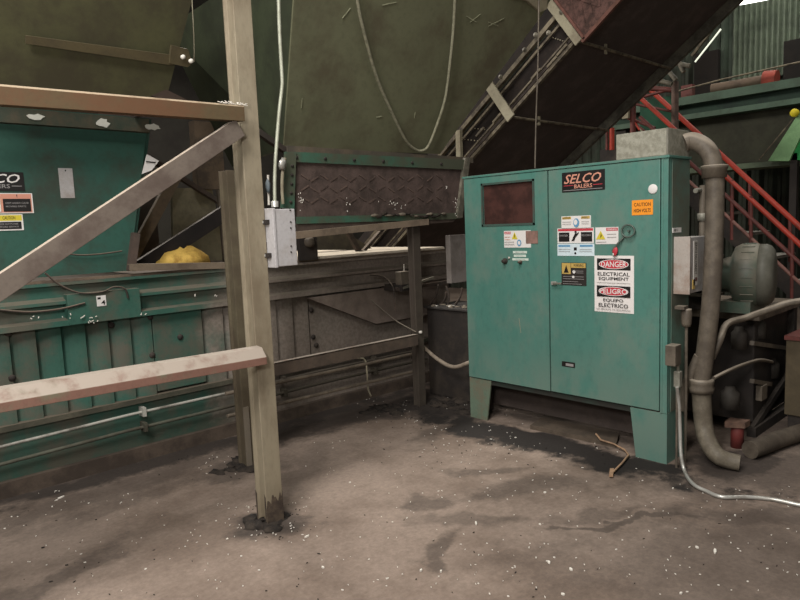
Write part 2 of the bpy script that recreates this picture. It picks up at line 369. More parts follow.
bst('caution_sticker', -30, 215, 24, 230, WHT, [('r', .02, .05, .98, .4, YEL), ('t', 'CAUTION', .6, .12, .85, .32, BLK), ('r', .05, .46, .96, .92, BLK), ('t', 'LOCK OUT POWER', .5, .55, .9, .65, GRYI), ('t', 'BEFORE SERVICE', .5, .72, .9, .82, GRYI)], 'yellow and black caution sticker')
bst('blank_plate', 58, 168, 75, 198, grey_m, [('e', .5, .08, .05, .03, BLK)], 'blank pale grey plate')
def paper():
    m = MB(); P_ = [RY(147, 153, 4.52), RY(158, 160, 4.52), RY(143, 172, 4.52)]
    m.prism([RY(147, 154, 4.53), RY(159, 161, 4.53), RY(152, 170, 4.53), RY(142, 174, 4.53)], (0, .006, 0), WHT)
    m.prism([RY(146, 161, 4.525), RY(156, 162, 4.525), RY(155, 163, 4.525), RY(146, 162, 4.525)], (0, .004, 0), BLK)
    m.build('notice_paper', bal, label='torn white paper notice')
paper()
# loose cables on the baler front
def cable(name, pts, r, m, label, cat='cable', sub=5, n=6):
    return tag(MB().tube(pts, r, m, n, sub=sub).build(name), label, cat)
yy = Y0-.11
cable('electric_cable', [RY(45, 273, yy), RY(60, 285, yy), RY(80, 293, yy), RY(102, 292, yy), RY(114, 287, yy), RY(125, 289, yy), RY(128, 298, yy)], .006, brown_m, 'thin cable drooping in a loop left of the number tag')
cable('electric_cable', [RY(0, 310, yy), RY(30, 312, yy), RY(60, 309, yy), RY(85, 303, yy)], .007, brown_m, 'thin cable running flat to the left edge below the ledge')
cable('electric_cable', [RY(62, 253, Y0-.03), RY(80, 255, Y0-.03), RY(100, 254, Y0-.03), RY(122, 251, Y0-.03)], .005, brown_m, 'thin cable across the green hopper wall above the ledge')
# dusty board on the deck behind
tag(MB().box((3.3, 4.60, 1.338), (4.95, 6.1, 1.362), dust_m).build('wooden_board', bevel=.003), 'pale dust-covered board lying on top of the baler behind the posts', 'board')
tag(MB().prism([RY(130, 271, Y0-.06), RY(130, 264, Y0-.06), RY(250, 262, Y0-.06), RY(250, 268, Y0-.06)], (0, .05, 0), paint('angle_tan', '#6f6253', '#54483c', .4, 5, .8, top='#9b8d7b')).build('angle_bar'), 'tan dusty angle bar along the baler top below the yellow bag', 'bar')
bagm = paint('yellow_bag', '#d9b45c', '#a07a35', .4, 9, .8)
bg = MB(); c = RY(182, 262, 5.0); bg.blob((c.x, 5.0, 1.36), (.22, .15, .14), bagm, 16, .13, 5)
tag(bg.build('yellow_bag'), 'crumpled yellow bag slumped on top of the baler', 'bag')
# ------------------------------------------------------------ structure seen through the gap
fr = thing('support_frame', 'dim steel support frame with panel and braces behind the gap over the baler', 'frame', (2.5, 5.6, 1.36))
MB().prism([RY(174, 268, 5.7), RY(172, 188, 5.7), RY(212, 188, 5.7), RY(228, 268, 5.7)], (0, .04, 0), paint('dim_panel', '#6a6450', '#4f4a3c', .4, 3, .8)).build('panel', fr)
MB().beam(RY(125, 270, 5.3), RY(178, 172, 5.3), .05, .09, paint('brace_brown', '#6b5d4c', '#4b4036', .4, 4, .8), (1, 0, 0)).build('brace', fr)
MB().beam(RY(135, 271, 5.0), RY(240, 203, 5.0), .05, .12, paint('beam_black', '#181413', '#241e1b', .4, 4, .7, top='#6a6058'), (0, 0, 1)).build('dark_beam', fr, label='near-black sloping beam')
MB().beam(RY(120, 140, 5.2), RY(240, 215, 5.6), .04, .04, brown_m).build('brace', fr)
MB().beam(RY(219, 190, 5.4), RY(226, 268, 5.4), .03, .04, pipe_m).build('pipe', fr)
MB().box((RY(195, 175, 5.6).x, 5.55, 2.0), (RY(222, 175, 5.6).x, 5.65, 2.6), paint('hang_brown', '#5a4c3d', '#3b332b', .5, 5, .9)).build('plate', fr)
MB().box((2.0, 5.9, 1.36), (2.5, 6.1, 2.0), brown_m).build('block', fr)
MB().box((3.13, 4.56, 1.338), (3.31, 4.6, 1.56), dark_m).build('bearing_block', fr)
MB().lathe((3.22, 4.56, 1.49), (0, -1, 0), [(0, .045), (.03, .045), (.04, .02), (.042, 0)], pipe_m, 14).build('shaft_end', fr)
MB().prism([RY(300, 250, 5.4), RY(300, 232, 5.4), RY(345, 232, 5.4), RY(375, 250, 5.4)], (0, .04, 0), paint('dim_panel2', '#4b4538', '#37332b', .5, 4, .8)).build('panel', fr)
MB().beam(RY(347, 230, 5.0), RY(362, 257, 5.0), .04, .05, brown_m, (1, 0, 0)).build('brace', fr)
MB().beam(RY(380, 232, 5.0), RY(358, 257, 5.0), .04, .03, brown_m, (1, 0, 0)).build('brace', fr)
# ------------------------------------------------------------ flared chute sheets above
ch = thing('feed_chute', 'large olive sheet metal chute above the guard, with a rope hanging on it', 'chute', (3.9, 4.2, 2.15))
PN, PD = (0, 1, .5), 4.1+.5*2.2
def chp(px, py): return R(px, py, PN, PD)
MB().prism([chp(284, 148), chp(440, 154), chp(459, 127), chp(492, 82), chp(542, 15), chp(585, -60), chp(298, -60)], V((0, .03, .015)), olive).build('front_sheet', ch)
a, b = chp(284, 148), chp(298, -60)
sd = MB().prism([a+V((0, .02, 0)), b+V((0, .02, 0)), b+V((.1, 2.2, 0)), a+V((.35, 1.4, 0))], (.03, 0, 0), paint('olive_side_shade', '#3d4430', '#2f3325', .5, 2, .8)); sd.build('side_sheet', ch)  # side wall's shade put into a darker olive
MB().beam(chp(283, 150)-V((0, .04, 0)), chp(468, 161)-V((0, .04, 0)), .05, .05, paint('flange_brown', '#5d5244', '#47423a', .5, 5, .8, top='#8d8270')).build('bottom_flange', ch)
MB().beam(chp(283, 148)-V((0, .02, .02)), chp(256, 132)-V((0, .02, .0)), .04, .04, brown_m).build('flange_stub', ch)
def scuff(pp, s):
    rd = random.Random(s)
    for (x0, y0, x1, y1) in pp:
        a_, b_ = chp(x0, y0), chp(x1, y1)
        MB().beam(a_-V((0, .004, .002)), b_-V((0, .004, .002)), .003, rd.uniform(.004, .008), paint('bare_scratch', '#86866c', '#6a6a55', .3, 20, .8)).build('scratch_mark', ch)
scuff([(342, 18, 350, 8), (470, 22, 480, 14), (466, 16, 476, 22), (488, 26, 504, 18), (488, 22, 498, 26), (382, 5, 396, 2), (376, 117, 382, 116), (301, 108, 302, 98), (414, 118, 415, 112)], 4)
MB().prism([chp(545, -5)-V((0, .03, 0)), chp(544, 10)-V((0, .03, 0)), chp(538, 13)-V((0, .03, 0)), chp(525, 2)-V((0, .03, 0)), chp(500, -6)-V((0, .03, 0))], (0, .02, 0), pale_m).build('corner_gusset', ch)
PN2, PD2 = (0, 1, .5), 4.15+.5*2.4
def lp(px, py): return R(px, py, PN2, PD2)
lc = thing('side_chute', 'dim olive sheet metal chute over the left hopper wall, with a flat stiffener bar', 'chute', (1.0, 4.1, 2.4))
MB().prism([lp(-60, 100), lp(164, 108), lp(194, -8), lp(197, -60), lp(-60, -60)], V((0, .03, .015)), olive2).build('front_sheet', lc)
a, b = lp(164, 108), lp(197, -60)
MB().prism([a+V((0, .03, 0)), b+V((0, .03, 0)), b+V((0, 1.2, 0)), a+V((0, 1.2, 0))], (-.03, 0, 0), black_m).build('side_sheet', lc)
stm = paint('stiffener', '#504730', '#453d2b', .4, 5, .8)
MB().prism([q-V((0, .02, .01)) for q in (lp(24, 34), lp(172, 54), lp(170, 64), lp(24, 42))], V((0, -.015, -.006)), stm).build('stiffener_bar', lc)
MB().prism([q-V((0, .03, .01)) for q in (lp(168, 44), lp(184, 48), lp(189, 62), lp(184, 66), lp(166, 62))], V((0, -.02, -.008)), stm).build('gusset', lc)
for xx in ((178, 56), (186, 60)):
    q = lp(*xx); MB().lathe(q-V((0, .06, .02)), (0, -1, 0), [(0, .014), (.015, .014), (.016, 0)], chip_m, 8).build('bolt', lc)
MB().prism([q for q in (lp(150, 96), lp(165, 90), lp(205, 110), lp(205, 116))], V((0, -.02, 0)), brown_m).build('bottom_strap', lc)
cable('hanging_wire', [RY(191, -20, 4.6), RY(194, 40, 4.6), RY(194, 62, 4.6)], .004, pale_m, 'short thin wire hanging in the dark slot between the chutes', sub=3)
# rope loop, pinned on the chute front
off = V((0, -.04, -.02))
rp = MB().tube([chp(x, y)+off for x, y in ((350, -30), (355, 8), (364, 45), (374, 78), (388, 110), (402, 138), (411, 147), (418, 149), (425, 144), (434, 122), (442, 95), (447, 55), (450, 20), (452, -30))], .012, rope_m, 8, sub=5)
tag(rp.build('rope_loop'), 'pale rope hanging in a deep loop in front of the olive chute', 'rope')
# ------------------------------------------------------------ conveyor rising towards the camera, behind the cabinet
TH = math.radians(36); D = V((0, -math.cos(TH), math.sin(TH))); UPC = V((0, math.sin(TH), math.cos(TH)))
O = V((5.2, 3.7, 2.75))          # a point on the lower edge line
cv = thing('incline_conveyor', 'dark inclined conveyor rising behind the green cabinet, with pale struts on its side', 'conveyor', (6.1, 5.5, 1.3))
t0, t1 = -3.0, 2.6; W = 1.76; HH = .33
def cp(t, u, x=0): return O + D*t + UPC*u + V((x, 0, 0))
frm = paint('conveyor_frame', '#766c59', '#3a322a', .5, 9, .75, top='#8e8370')
MB().beam(cp(t0, .015), cp(t1, .015), .04, .03, frm, UPC).build('lower_side_rail', cv)
MB().beam(cp(t0, HH), cp(t1, HH), .05, .04, frm, UPC).build('upper_side_rail', cv)
MB().beam(cp(t0, .09, -.0), cp(t1, .09, -.0), .02, .015, frm, UPC).build('chain_guide', cv)
MB().beam(cp(t0, HH-.08, -.0), cp(t1, HH-.08, -.0), .02, .02, frm, UPC).build('chain_guide', cv)
MB().beam(cp(t0, .05, W), cp(t1, .05, W), .05, .16, paint('conveyor_edge', '#5a564a', '#3b372f', .5, 8, .7), UPC).build('far_side_rail', cv)
MB().prism([cp(t0, .07, .03), cp(t1, .07, .03), cp(t1, .07, W-.03), cp(t0, .07, W-.03)], UPC*.03, black_m).build('belt_underside', cv)
sdk = paint('side_dark', '#241e1b', '#332a25', .4, 6, .9)
MB().prism([cp(t0, .1, .04), cp(t1, .1, .04), cp(t1, HH-.02, .04), cp(t0, HH-.02, .04)], V((.03, 0, 0)), sdk).build('side_plate', cv)
MB().prism([cp(t0, HH+.02, .03), cp(t1, HH+.02, .03), cp(t1, HH+.16, .03), cp(t0, HH+.16, .03)], V((.03, 0, 0)), sdk).build('upper_guard', cv)
for px, py in ((505, 112),):
    pass
def tline(px, py):
    q = RX(px, py, 5.17) - O; return q.dot(D)
for tt, w in ((tline(515, 122), .10), (tline(583, 46), .08)):
    MB().prism([cp(tt-w/2, -.05, -.045), cp(tt+w/2, -.05, -.045), cp(tt+w/2, HH+.12, -.045), cp(tt-w/2, HH+.12, -.045)], V((-.02, 0, 0)), pale_m).build('side_strut', cv, bevel=.004, label='pale flat strut')
    cb = MB().tube([cp(tt, -.03, -.03), cp(tt, -.03, W)], .014, frm, 8)
    cb.box(cp(tt-.02, -.07, .4), cp(tt+.02, .01, .43), pale_m); cb.build('cross_tube', cv)
tl = tline(457, 150)
MB().box(RX(456, 158, 5.1)-V((.02, .02, .1)), RX(461, 130, 5.1)+V((.02, .0, 0)), pale_m).build('hanger_plate', cv)
for px, py in ((549, 33), (525, 50), (501, 77), (536, 35), (562, 12)):
    q = RX(px, py, 5.14); MB().lathe(q, (-1, 0, 0), [(0, .022), (.012, .022), (.012, .012), (.02, .012), (.021, 0)], paint('roller_steel', '#7a7466', '#4b463c', .4, 14, .6), 12).build('chain_roller', cv)
for px, py in ((480, 132), (497, 118), (536, 74), (552, 62), (562, 50)):
    q = RX(px, py, 5.15); MB().beam(q-D*.06, q+D*.06, .02, .02, frm, UPC).build('chain_link', cv)
# perforated rows on the dark plate
pf = MB()
for row, (x0, y0, x1, y1) in enumerate(((472, 128, 488, 130), (462, 139, 478, 141), (551, 37, 563, 41))):
    for i in range(6):
        q = RX(x0+(x1-x0)*i/5, y0+(y1-y0)*i/5, 5.22); pf.lathe(q, (-1, 0, 0), [(0, .006), (.01, .005), (.011, 0)], pale_m, 6)
pf.build('rivet_row', cv)
mesh_m = paint('mesh_rust', '#624740', '#3a2a24', .5, 18, .85, bump=.6, var=.35)
mt = tline(583, 46)
gd = MB().prism([cp(mt+.04, -.07, -.05), cp(t1, -.07, -.05), cp(t1, HH+.25, -.05), cp(mt+.04, HH+.25, -.05)], V((-.012, 0, 0)), mesh_m)
for i in range(24):
    u = i*.09; gd.beam(cp(mt+.05+u, .03, -.066), cp(mt+.05+u+.25, HH+.25, -.066), .006, .008, mesh_m, D)
    gd.beam(cp(mt+.30+u, .03, -.066), cp(mt+.05+u, HH+.25, -.066), .006, .008, mesh_m, D)
gd.beam(cp(mt+.03, -.08, -.07), cp(t1, -.08, -.07), .03, .03, paint('rust_edge', '#6e4a40', '#53392f', .4, 8, .8), UPC)
gd.beam(cp(mt+.06, -.08, -.07), cp(mt+.06, HH+.3, -.07), .03, .02, paint('rust_edge', '#7d4f42'), D)
gd.build('mesh_guard', cv, label='rust-red mesh guard')
# floor legs of the conveyor, hidden mostly behind the cabinet
for xx in (5.28, 6.95): MB().beam((xx, 5.6, 0), (xx, 5.6, 1.3), .1, .1, frm, (1, 0, 0)).build('leg', cv)
# thin hanging cable in front of conveyor
cable('hanging_wire', [RX(539, -20, 4.12), RX(538, 60, 4.12), RX(536, 120, 4.12), RX(535, 168, 4.12)], .006, pipe_m, 'long thin cable hanging down onto the cabinet top', sub=3)
# ------------------------------------------------------------ guard with brown rubber flap
gp = thing('guard_flap', 'brown dimpled guard panel framed in green under the olive chute', 'guard', (3.5, 4.0, 1.55))
GY = 4.0
def g(x, y, a=GY): return RY(x, y, a)
flap_m = paint('flap_brown', '#584943', '#3a302b', .5, 5, .85, bump=.5)
fm = MB().prism([g(293, 160), g(463, 168), g(458, 216), g(298, 222)], (0, .02, 0), flap_m)
tread = paint('tread_brown', '#5b4b43', '#463a34', .5, 6, .8)
for r in range(3):
    for i in range(15):
        px = 305+i*9.6; py = 177+r*11+(i % 2)*2 - r*.2*i/15
        q = g(px, py, GY-.002); s = 1 if (i+r) % 2 else -1
        fm.beam(q-V((.035, 0, .018*s)), q+V((.035, 0, .018*s)), .006, .011, tread)
fm.build('rubber_flap', gp)
fg = paint('frame_green', '#395c4b', '#4a4a3c', .5, 5, .6, gradx=(3.3, 4.6))
MB().prism([g(290, 152), g(466, 160), g(465, 170), g(290, 162)], (0, -.02, 0), fg).build('top_bar', gp)
MB().prism([g(296, 217), g(459, 213), g(459, 219), g(296, 224)], (0, -.02, 0), fg).build('bottom_bar', gp)
MB().prism([g(284, 152), g(294, 153), g(292, 210), g(280, 208)], (0, -.03, 0), fg).build('side_bar', gp)
MB().prism([g(463, 158), g(468, 158), g(460, 218), g(455, 218)], (0, -.03, 0), paint('edge_steel', '#7a7466', '#4d4a40', .5, 9, .6)).build('edge_bar', gp)
for i in range(6):
    q = g(296+i*29, 157.5+i*1.3, GY-.02); MB().lathe(q, (0, -1, 0), [(0, .013), (.008, .013), (.009, 0)], dark_m, 8).build('bolt', gp)
for i in range(5):
    q = g(292-i*.4, 166+i*9, GY-.03); MB().lathe(q, (0, -1, 0), [(0, .011), (.008, .011), (.009, 0)], dark_m, 8).build('bolt', gp)
sup = thing('support_beam', 'dusty tan beam sloping under the brown guard panel', 'beam', (3.5, 3.98, 1.5))
MB().prism([g(296, 224), g(459, 216), g(452, 222), g(296, 234)], (0, -.01, 0), paint('web_brown', '#4a3e36', '#3a312b', .5, 5, .9)).build('web', sup)  # web strip coloured dark brown
MB().prism([g(292, 232), g(424, 219), g(424, 225), g(292, 239)], (0, -.06, 0), paint('beam_dusty', '#776858', '#5b4f43', .4, 5, .9, top='#a39480')).build('flange', sup)
q = MB(); rd = random.Random(5)
for i in range(16):
    px = 375+i*4.6; c = g(px, 215+rd.uniform(-1.5, 1.5), GY-.035)
    q.blob(c, (rd.uniform(.02, .05), .012, rd.uniform(.006, .014)), dirt_m if i % 3 else paint('lint', '#7b7163', '#5a5147', .5, 20, .95), 8, .3, i, False)
o = q.build('lint_buildup'); tag(o, 'lumpy lint caught along the bottom of the brown guard panel', 'lint', kind='stuff')
fl2 = MB(); rd = random.Random(9)
for (cx, cy, sx, sy, k) in ((301, 200, 3, 10, 14), (348, 204, 3, 4, 6), (447, 188, 1.5, 4, 4), (393, 205, 12, 3, 14), (456, 205, 2, 10, 12)):
    for i in range(k):
        c = g(cx+rd.gauss(0, sx*.6), cy+rd.gauss(0, sy*.6), GY-.036); s = rd.uniform(.003, .007)
        fl2.prism([c, c+V((s, 0, rd.uniform(0, s))), c+V((s*.4, 0, s*1.6))], (0, .005, 0), chip_m)
tag(fl2.build('white_flecks'), 'white flecks stuck to the brown guard panel', 'flecks', kind='stuff')
# ------------------------------------------------------------ posts, rails
def hpost(x, y, z1, name_lab, m, w=.105, d=.105):
    t = thing('steel_post', name_lab, 'post', (x, y, 0))
    p = MB(); pr = [(-w/2, -d/2), (w/2, -d/2), (w/2, -d/2+.014), (-w/2+.04, -d/2+.014), (-w/2+.04, d/2-.014), (w/2, d/2-.014), (w/2, d/2), (-w/2, d/2), (-w/2, d/2-.014), (-w/2+.015, d/2-.02), (-w/2+.015, -d/2+.02), (-w/2, -d/2+.014)]
    p.prism([(x+a, y+b, 0) for a, b in pr], (0, 0, z1), m); p.build('column', t, bevel=.003)
    return t
P1 = hpost(1.795, 3.05, 3.0, 'front olive steel column standing on the open floor, stained dark at its foot', post_m, .105, .105)
dark_patch = paint('foot_stain', '#54483c', '#352c26', .5, 10, .9)
st = MB(); rd = random.Random(21); k = 14
st.prism([(1.743, 2.9975-.0005, 0)] + [(1.743+.105*i/k, 2.9975-.0005, .12+.05*i/k+rd.uniform(-.035, .04)) for i in range(k+1)] + [(1.848, 2.9975-.0005, 0)], (0, -.0012, 0), dark_patch)
for y0, y1 in ((2.998, 3.011), (3.089, 3.102)): st.prism([(1.7424, y0, 0), (1.7424, y0, .15+rd.uniform(0, .05)), (1.7424, y1, .18), (1.7424, y1, 0)], (-.0012, 0, 0), dark_patch)
st.build('foot_stain', P1, label='dark grime at the foot')
post2_m = paint('post_olive_dark', '#5e5643', '#4c4234', .5, 3, .8, lowz=(0, .35), var=.2)
P2 = hpost(2.17, 3.93, 2.0, 'rear olive steel column half hidden behind the front column', post2_m, .095, .11)
MB().box((2.122, 3.862, 0), (2.16, 3.874, .42), paint('patch_grey', '#6b6256', '#6b6153', .4, 10, .8)).build('cover_plate', P2)
post3_m = paint('post_brown', '#4b443a', '#3f3730', .5, 3, .85, lowz=(0, .5), var=.25)
P3 = hpost(3.96, 4.04, 1.62, 'short dusty column between the brown guard panel and the green cabinet', post3_m, .085, .075)
# front rail
RYF = 2.955
rl = MB(); x0, x1 = -.2, 1.752
rl.prism([(x0, RYF-.045, .942), (x0, RYF-.045, .980), (x0, RYF-.005, 1.027), (x0, RYF+.045, 1.032), (x0, RYF+.045, 1.022), (x0, RYF, 1.017), (x0, RYF-.037, .975), (x0, RYF-.037, .942)], (x1-x0, 0, -.032), rail_m)
tag(rl.build('guard_rail', bevel=.002), 'rust and green angle-iron rail with a pale dusty top, ending at the front column', 'rail')
gm = MB(); rd = random.Random(3)
hb = MB(); x0 = -.2; x1 = 1.728
hb.prism([(x0, 2.93, 2.18), (x0, 2.93, 2.11), (x0, 3.01, 2.115), (x0, 3.01, 2.125), (x0, 2.94, 2.125), (x0, 2.94, 2.19)], (x1-x0, .0, .035), beam_m)
tag(hb.build('cross_beam', bevel=.002), 'tan rusty overhead beam from the left edge to the front column', 'beam')
ds = MB(); rd = random.Random(2)
for i in range(26):
    c = V((rd.uniform(1.6, 1.74), rd.uniform(2.93, 2.94), 2.224)); a = rd.uniform(0, 6.28); ds.beam(c, c+V((math.cos(a)*.02, .004*math.sin(a), rd.uniform(.0, .012))), .003, .003, chip_m)
tag(ds.build('white_flecks'), 'white flecks on the overhead beam beside the front column', 'flecks', kind='stuff')
dg = MB(); a = RY(-60, 327, 2.97); b = RY(238, 128, 2.97)
dg.beam(a, b, .05, .085, diag_m, (0, 0, 1), prof=[(-.025, .045), (-.025, .037), (.017, .037), (.017, -.045), (.025, -.045), (.025, .045)])
tag(dg.build('diagonal_brace', bevel=.002), 'mauve-brown diagonal brace rising from the left edge to the front column', 'brace')
# rear rail and its lower rails
rr = MB(); rr.box((2.2, 3.93, .655), (3.86, 3.98, .665), rail_m); rr.box((2.2, 3.93, .57), (3.86, 3.94, .665), paint('rear_rail', '#5d5045', '#473d35', .5, 5, .85, top='#b8a794', topamt=1))
tag(rr.build('guard_rail', bevel=.002), 'dusty brown lower rail running between the rear column and the short column', 'rail')
for z, zz, lab in ((.46, .47, 'upper of two thin pipes running below the rear rail'), (.3, .36, 'lower of two thin pipes running below the rear rail')):
    tag(MB().tube([(2.12, 4.095, z+.02), (3.0, 4.095, z+.01), (4.0, 4.095, z)], .014, paint('pipe_dusty', '#74685a', '#544a40', .5, 8, .8), 8).build('thin_pipe'), lab, 'pipe')
for p in ((3.2, 4.25), ): pass
cable('bent_pipe', [RY(358, 358, 4.22), RY(365, 360, 4.22), RY(367, 372, 4.2), RY(368, 388, 4.2), RY(371, 396, 4.15)], .008, pale_m, 'bent pale wire dropping from the pipes to the floor', 'pipe')
cable('electric_cable', [RY(370, 275, 4.45), RY(384, 277, 4.4), RY(393, 287, 4.3), RY(394, 300, 4.3), RY(396, 312, 4.3)], .007, brown_m, 'dark cable arching down left of the short column')
cable('electric_cable', [RY(371, 300, 4.3), RY(395, 320, 4.2), RY(416, 332, 4.0)], .005, pipe_m, 'thin cable slanting down to the knob on the short column')
MB().lathe((3.95, 4.0, .665), (0, -1, 0), [(0, .012), (.02, .014), (.025, 0)], chip_m, 8).build('bolt', P3)
# brown chute leaning plate against the baler at mid right
tag(MB().prism([(3.15, 4.52, 1.02), (3.9, 4.52, .70), (4.75, 4.52, .70), (4.75, 4.56, 1.03)], (0, .03, 0), paint('leaning_brown', '#7a6d63', '#62574e', .5, 4, .9)).build('apron_plate', bevel=.003), 'dark brown sloping plate against the baler left of the short column', 'plate')
# small valve box near the short column
vb = thing('valve_box', 'small grey-green box with a thin stem left of the short column', 'box', (3.72, 4.2, 1.02))
a = RY(401, 272, 4.3); b_ = RY(410, 284, 4.3)
MB().box((a.x, 4.3, b_.z), (b_.x, 4.38, a.z), pipe_m).build('body', vb, bevel=.004)
MB().tube([RY(404, 264, 4.33), RY(404, 273, 4.33)], .006, chip_m, 6).build('stem', vb)
MB().box((a.x, 4.3, 1.0), (b_.x, 4.6, b_.z), dark_m).build('bracket', vb)
# ------------------------------------------------------------ grey control box on the front column
gb = thing('control_box', 'pale grey metal control box mounted beside the front column', 'box', (1.95, 3.05, 1.4))
grey_l = paint('grey_light', '#a9a6a6', '#938c86', .25, 4, .5, var=.08)
a = RY(274, 210, 2.93); b_ = RY(298, 266, 2.93)
MB().box((a.x, 2.93, b_.z+.005), (b_.x, 3.10, a.z+.005), grey_l).build('body', gb, bevel=.004)
MB().box((a.x-.012, 2.925, b_.z), (a.x+.004, 3.11, a.z+.01), grey_l).build('side_door', gb, bevel=.003)
for zf in (.2, .78):
    z = a.z+(b_.z-a.z)*zf; m = MB().box((a.x-.03, 2.96, z-.012), (a.x-.012, 3.06, z+.012), dark_m); m.box((a.x-.034, 2.99, z-.006), (a.x-.03, 3.02, z+.006), chrome); m.build('latch', gb)
for px, py in ((290, 210), (290.5, 222), (290.7, 228), (291, 246), (291, 252)):
    q = RY(px, py, 2.928); MB().lathe(q, (0, -1, 0), [(0, .005), (.003, .005), (.004, 0)], dark_m, 6).build('screw', gb)
MB().box((1.815, 3.0, 1.5), (a.x-.01, 3.03, 1.54), dark_m).build('mounting_strap', gb)
cd = thing('electrical_conduit', 'pale conduit pipe dropping into the grey control box', 'pipe', (1.98, 3.0, 1.72))
MB().tube([RY(278, -30, 3.0), RY(279.5, 30, 3.0), RY(282, 75, 3.0), RY(282, 88, 3.0), RY(279, 115, 3.0), RY(275, 170, 3.0), RY(275, 207, 3.0)], .0095, paint('conduit_pale', '#a3a594', '#8b8c7a', .4, 10, .5, metal=.2), 10, sub=4).build('pipe', cd)
MB().lathe(RY(275, 207, 3.0), (0, 0, 1), [(0, .02), (.03, .02), (.032, .012)], chrome, 12).build('locknut', cd)
sv = thing('air_valve', 'small brass and white fitting on the guard edge right of the conduit', 'valve', (2.6, 3.93, 1.8))
m = MB(); m.tube([g(285, 158, 3.93), g(283, 168, 3.93), g(282, 186, 3.93), g(283, 204, 3.93)], .012, pale_m, 8, sub=3); m.build('hose', sv)
m = MB(); m.blob(g(282, 164, 3.92), (.03, .02, .04), chrome, 8, .3, 4, False); m.build('fitting', sv)
m = MB(); m.blob(g(268, 186, 3.93), (.014, .02, .05), paint('hose_blue', '#6c7478', '#5a666c', .4, 9, .6), 8, .15, 8, False); m.build('filter_bowl', sv)
m = MB(); m.tube([g(268, 175, 3.95), g(269, 205, 3.95)], .008, chip_m, 6); m.build('tube', sv)
# ------------------------------------------------------------ electrical cabinet
CX = 3.98; CY0, CY1 = 1.81, 3.465
cb = thing('electrical_cabinet', 'large teal green two-door electrical cabinet on legs with warning labels', 'cabinet', (4.1, 2.63, 0))
m = MB().box((CX+.02, CY0, .335), (CX+.30, CY1, 1.955), cab_g)
m.build('body', cb, bevel=.006)
MB().box((CX+.045, CY0-.004, .34), (CX+.295, CY0-.0005, 1.94), paint('side_green_shade', '#587266', '#5c5c50', .5, 3, .6)).build('side_panel', cb)  # thin skin with darker dirt, putting the unlit side's shade into the colour
m = MB(); m.box((CX-.015, CY0-.01, 1.945), (CX+.31, CY1+.008, 1.962), cab_g); m.build('top_lip', cb, bevel=.003)
m = MB().box((CX-.004, CY0, .335), (CX+.02, CY0+.045, 1.945), cab_g); m.box((CX-.008, CY0+.03, .335), (CX+.02, CY0+.042, 1.945), cab_g); m.build('frame_edge', cb, bevel=.002)
# left door with window
def door(y0, y1, hole=None):
    m = MB(); z0, z1 = .345, 1.942
    if hole:
        h0, h1, hz0, hz1 = hole
        for a, b in (((y0, z0), (y1, hz0)), ((y0, hz1), (y1, z1)), ((y0, hz0), (h0, hz1)), ((h1, hz0), (y1, hz1))):
            m.box((CX-.008, a[0], a[1]), (CX+.02, b[0], b[1]), cab_g)
    else: m.box((CX-.008, y0, z0), (CX+.02, y1, z1), cab_g)
    return m.build('door', cb, bevel=0 if hole else .004)
dl = door(2.681, CY1-.004, (2.80, 3.275, 1.575, 1.885)); dr = door(CY0+.05, 2.672)
m = MB()
for a, b in (((2.79, 1.565), (3.285, 1.58)), ((2.79, 1.88), (3.285, 1.895)), ((2.79, 1.565), (2.805, 1.895)), ((3.27, 1.565), (3.285, 1.895))):
    m.box((CX-.014, a[0], a[1]), (CX-.007, b[0], b[1]), paint('gasket_green', '#3a5048', '#4a443c', .4, 8, .7))
m.build('window_frame', dl)
pm = paint('dusty_brown_pane', '#4a302b', '#33221f', .5, 7, .35, var=.2)
m = MB().box((CX+.010, 2.80, 1.575), (CX+.0195, 3.275, 1.885), pm); m.build('window_pane', dl, label='dark brown dusty window')
def csk(name, par, px0, py0, px1, py1, bg, items, label):
    a, b = RX(px0, py0, CX-.009), RX(px1, py1, CX-.009)
    decal(name, par, (CX-.0078, a.y, a.z), (0, -1, 0), (0, 0, 1), a.y-b.y, a.z-b.z, bg, items, label, t=.005 if 'torn' in name else .003)
# maker sign
csk('maker_sign', dr, 562, 173, 605, 189.5, BLK, [('t', 'SELCO', .05, .12, .92, .58, PNK, .35), ('r', .04, .66, .28, .69, RED), ('t', 'BALERS', .3, .64, .72, .84, PNK), ('r', .74, .70, .95, .73, RED), ('r', .04, .90, .95, .93, GRYI)], 'black maker sign with salmon slanted lettering')
csk('warning_label', dl, 504, 231, 531, 247.5, WHT, [('r', .02, .05, .26, .2, RED), ('t', 'ALERTA', .04, .07, .24, .18, WHT), ('p', [(.3, .5), (.41, .08), (.52, .5)], YEL), ('r', .4, .22, .42, .4, BLK), ('e', .58, .72, .08, .2, BLU), ('e', .58, .72, .045, .11, WHT), ('r', .03, .35, .25, .38, PNK), ('r', .03, .5, .25, .53, PNK), ('r', .03, .65, .4, .68, GRYI), ('r', .03, .8, .4, .83, GRYI)], 'white warning label with yellow triangle, partly torn')
csk('torn_label', dl, 526, 231, 538, 243.5, paint('label_residue', '#8a6a60', '#6d5a50', .4, 20, .8), [], 'brown residue of a torn label')
for i, (x0, x1, y0) in enumerate(((513, 527, 251.0), (514, 526, 254.6), (512.5, 528.5, 258.2))):
    csk('name_strip', dl, x0, y0, x1, y0+2.4, paint('strip_white', '#c8d4c8'), [('t', ('MOTOR', 'CONTROL', 'CONTROL POWER')[i], .2, .3, .8, .7, GRYI)], 'thin white name strip')
for px, py, r in ((505.5, 261, .022), (521, 262, .014)):
    q = RX(px, py, CX-.008); MB().lathe(q, (-1, 0, 0), [(0, r), (.012, r), (.02, r*.7), (.035, r*.6), (.036, 0)], dark_m if r > .02 else brown_m, 14).build('knob', dl)
q = RX(509, 258, CX-.01); MB().blob(q, (.01, .012, .012), chrome, 8, .1, 3, False).build('lock_cylinder', dl)
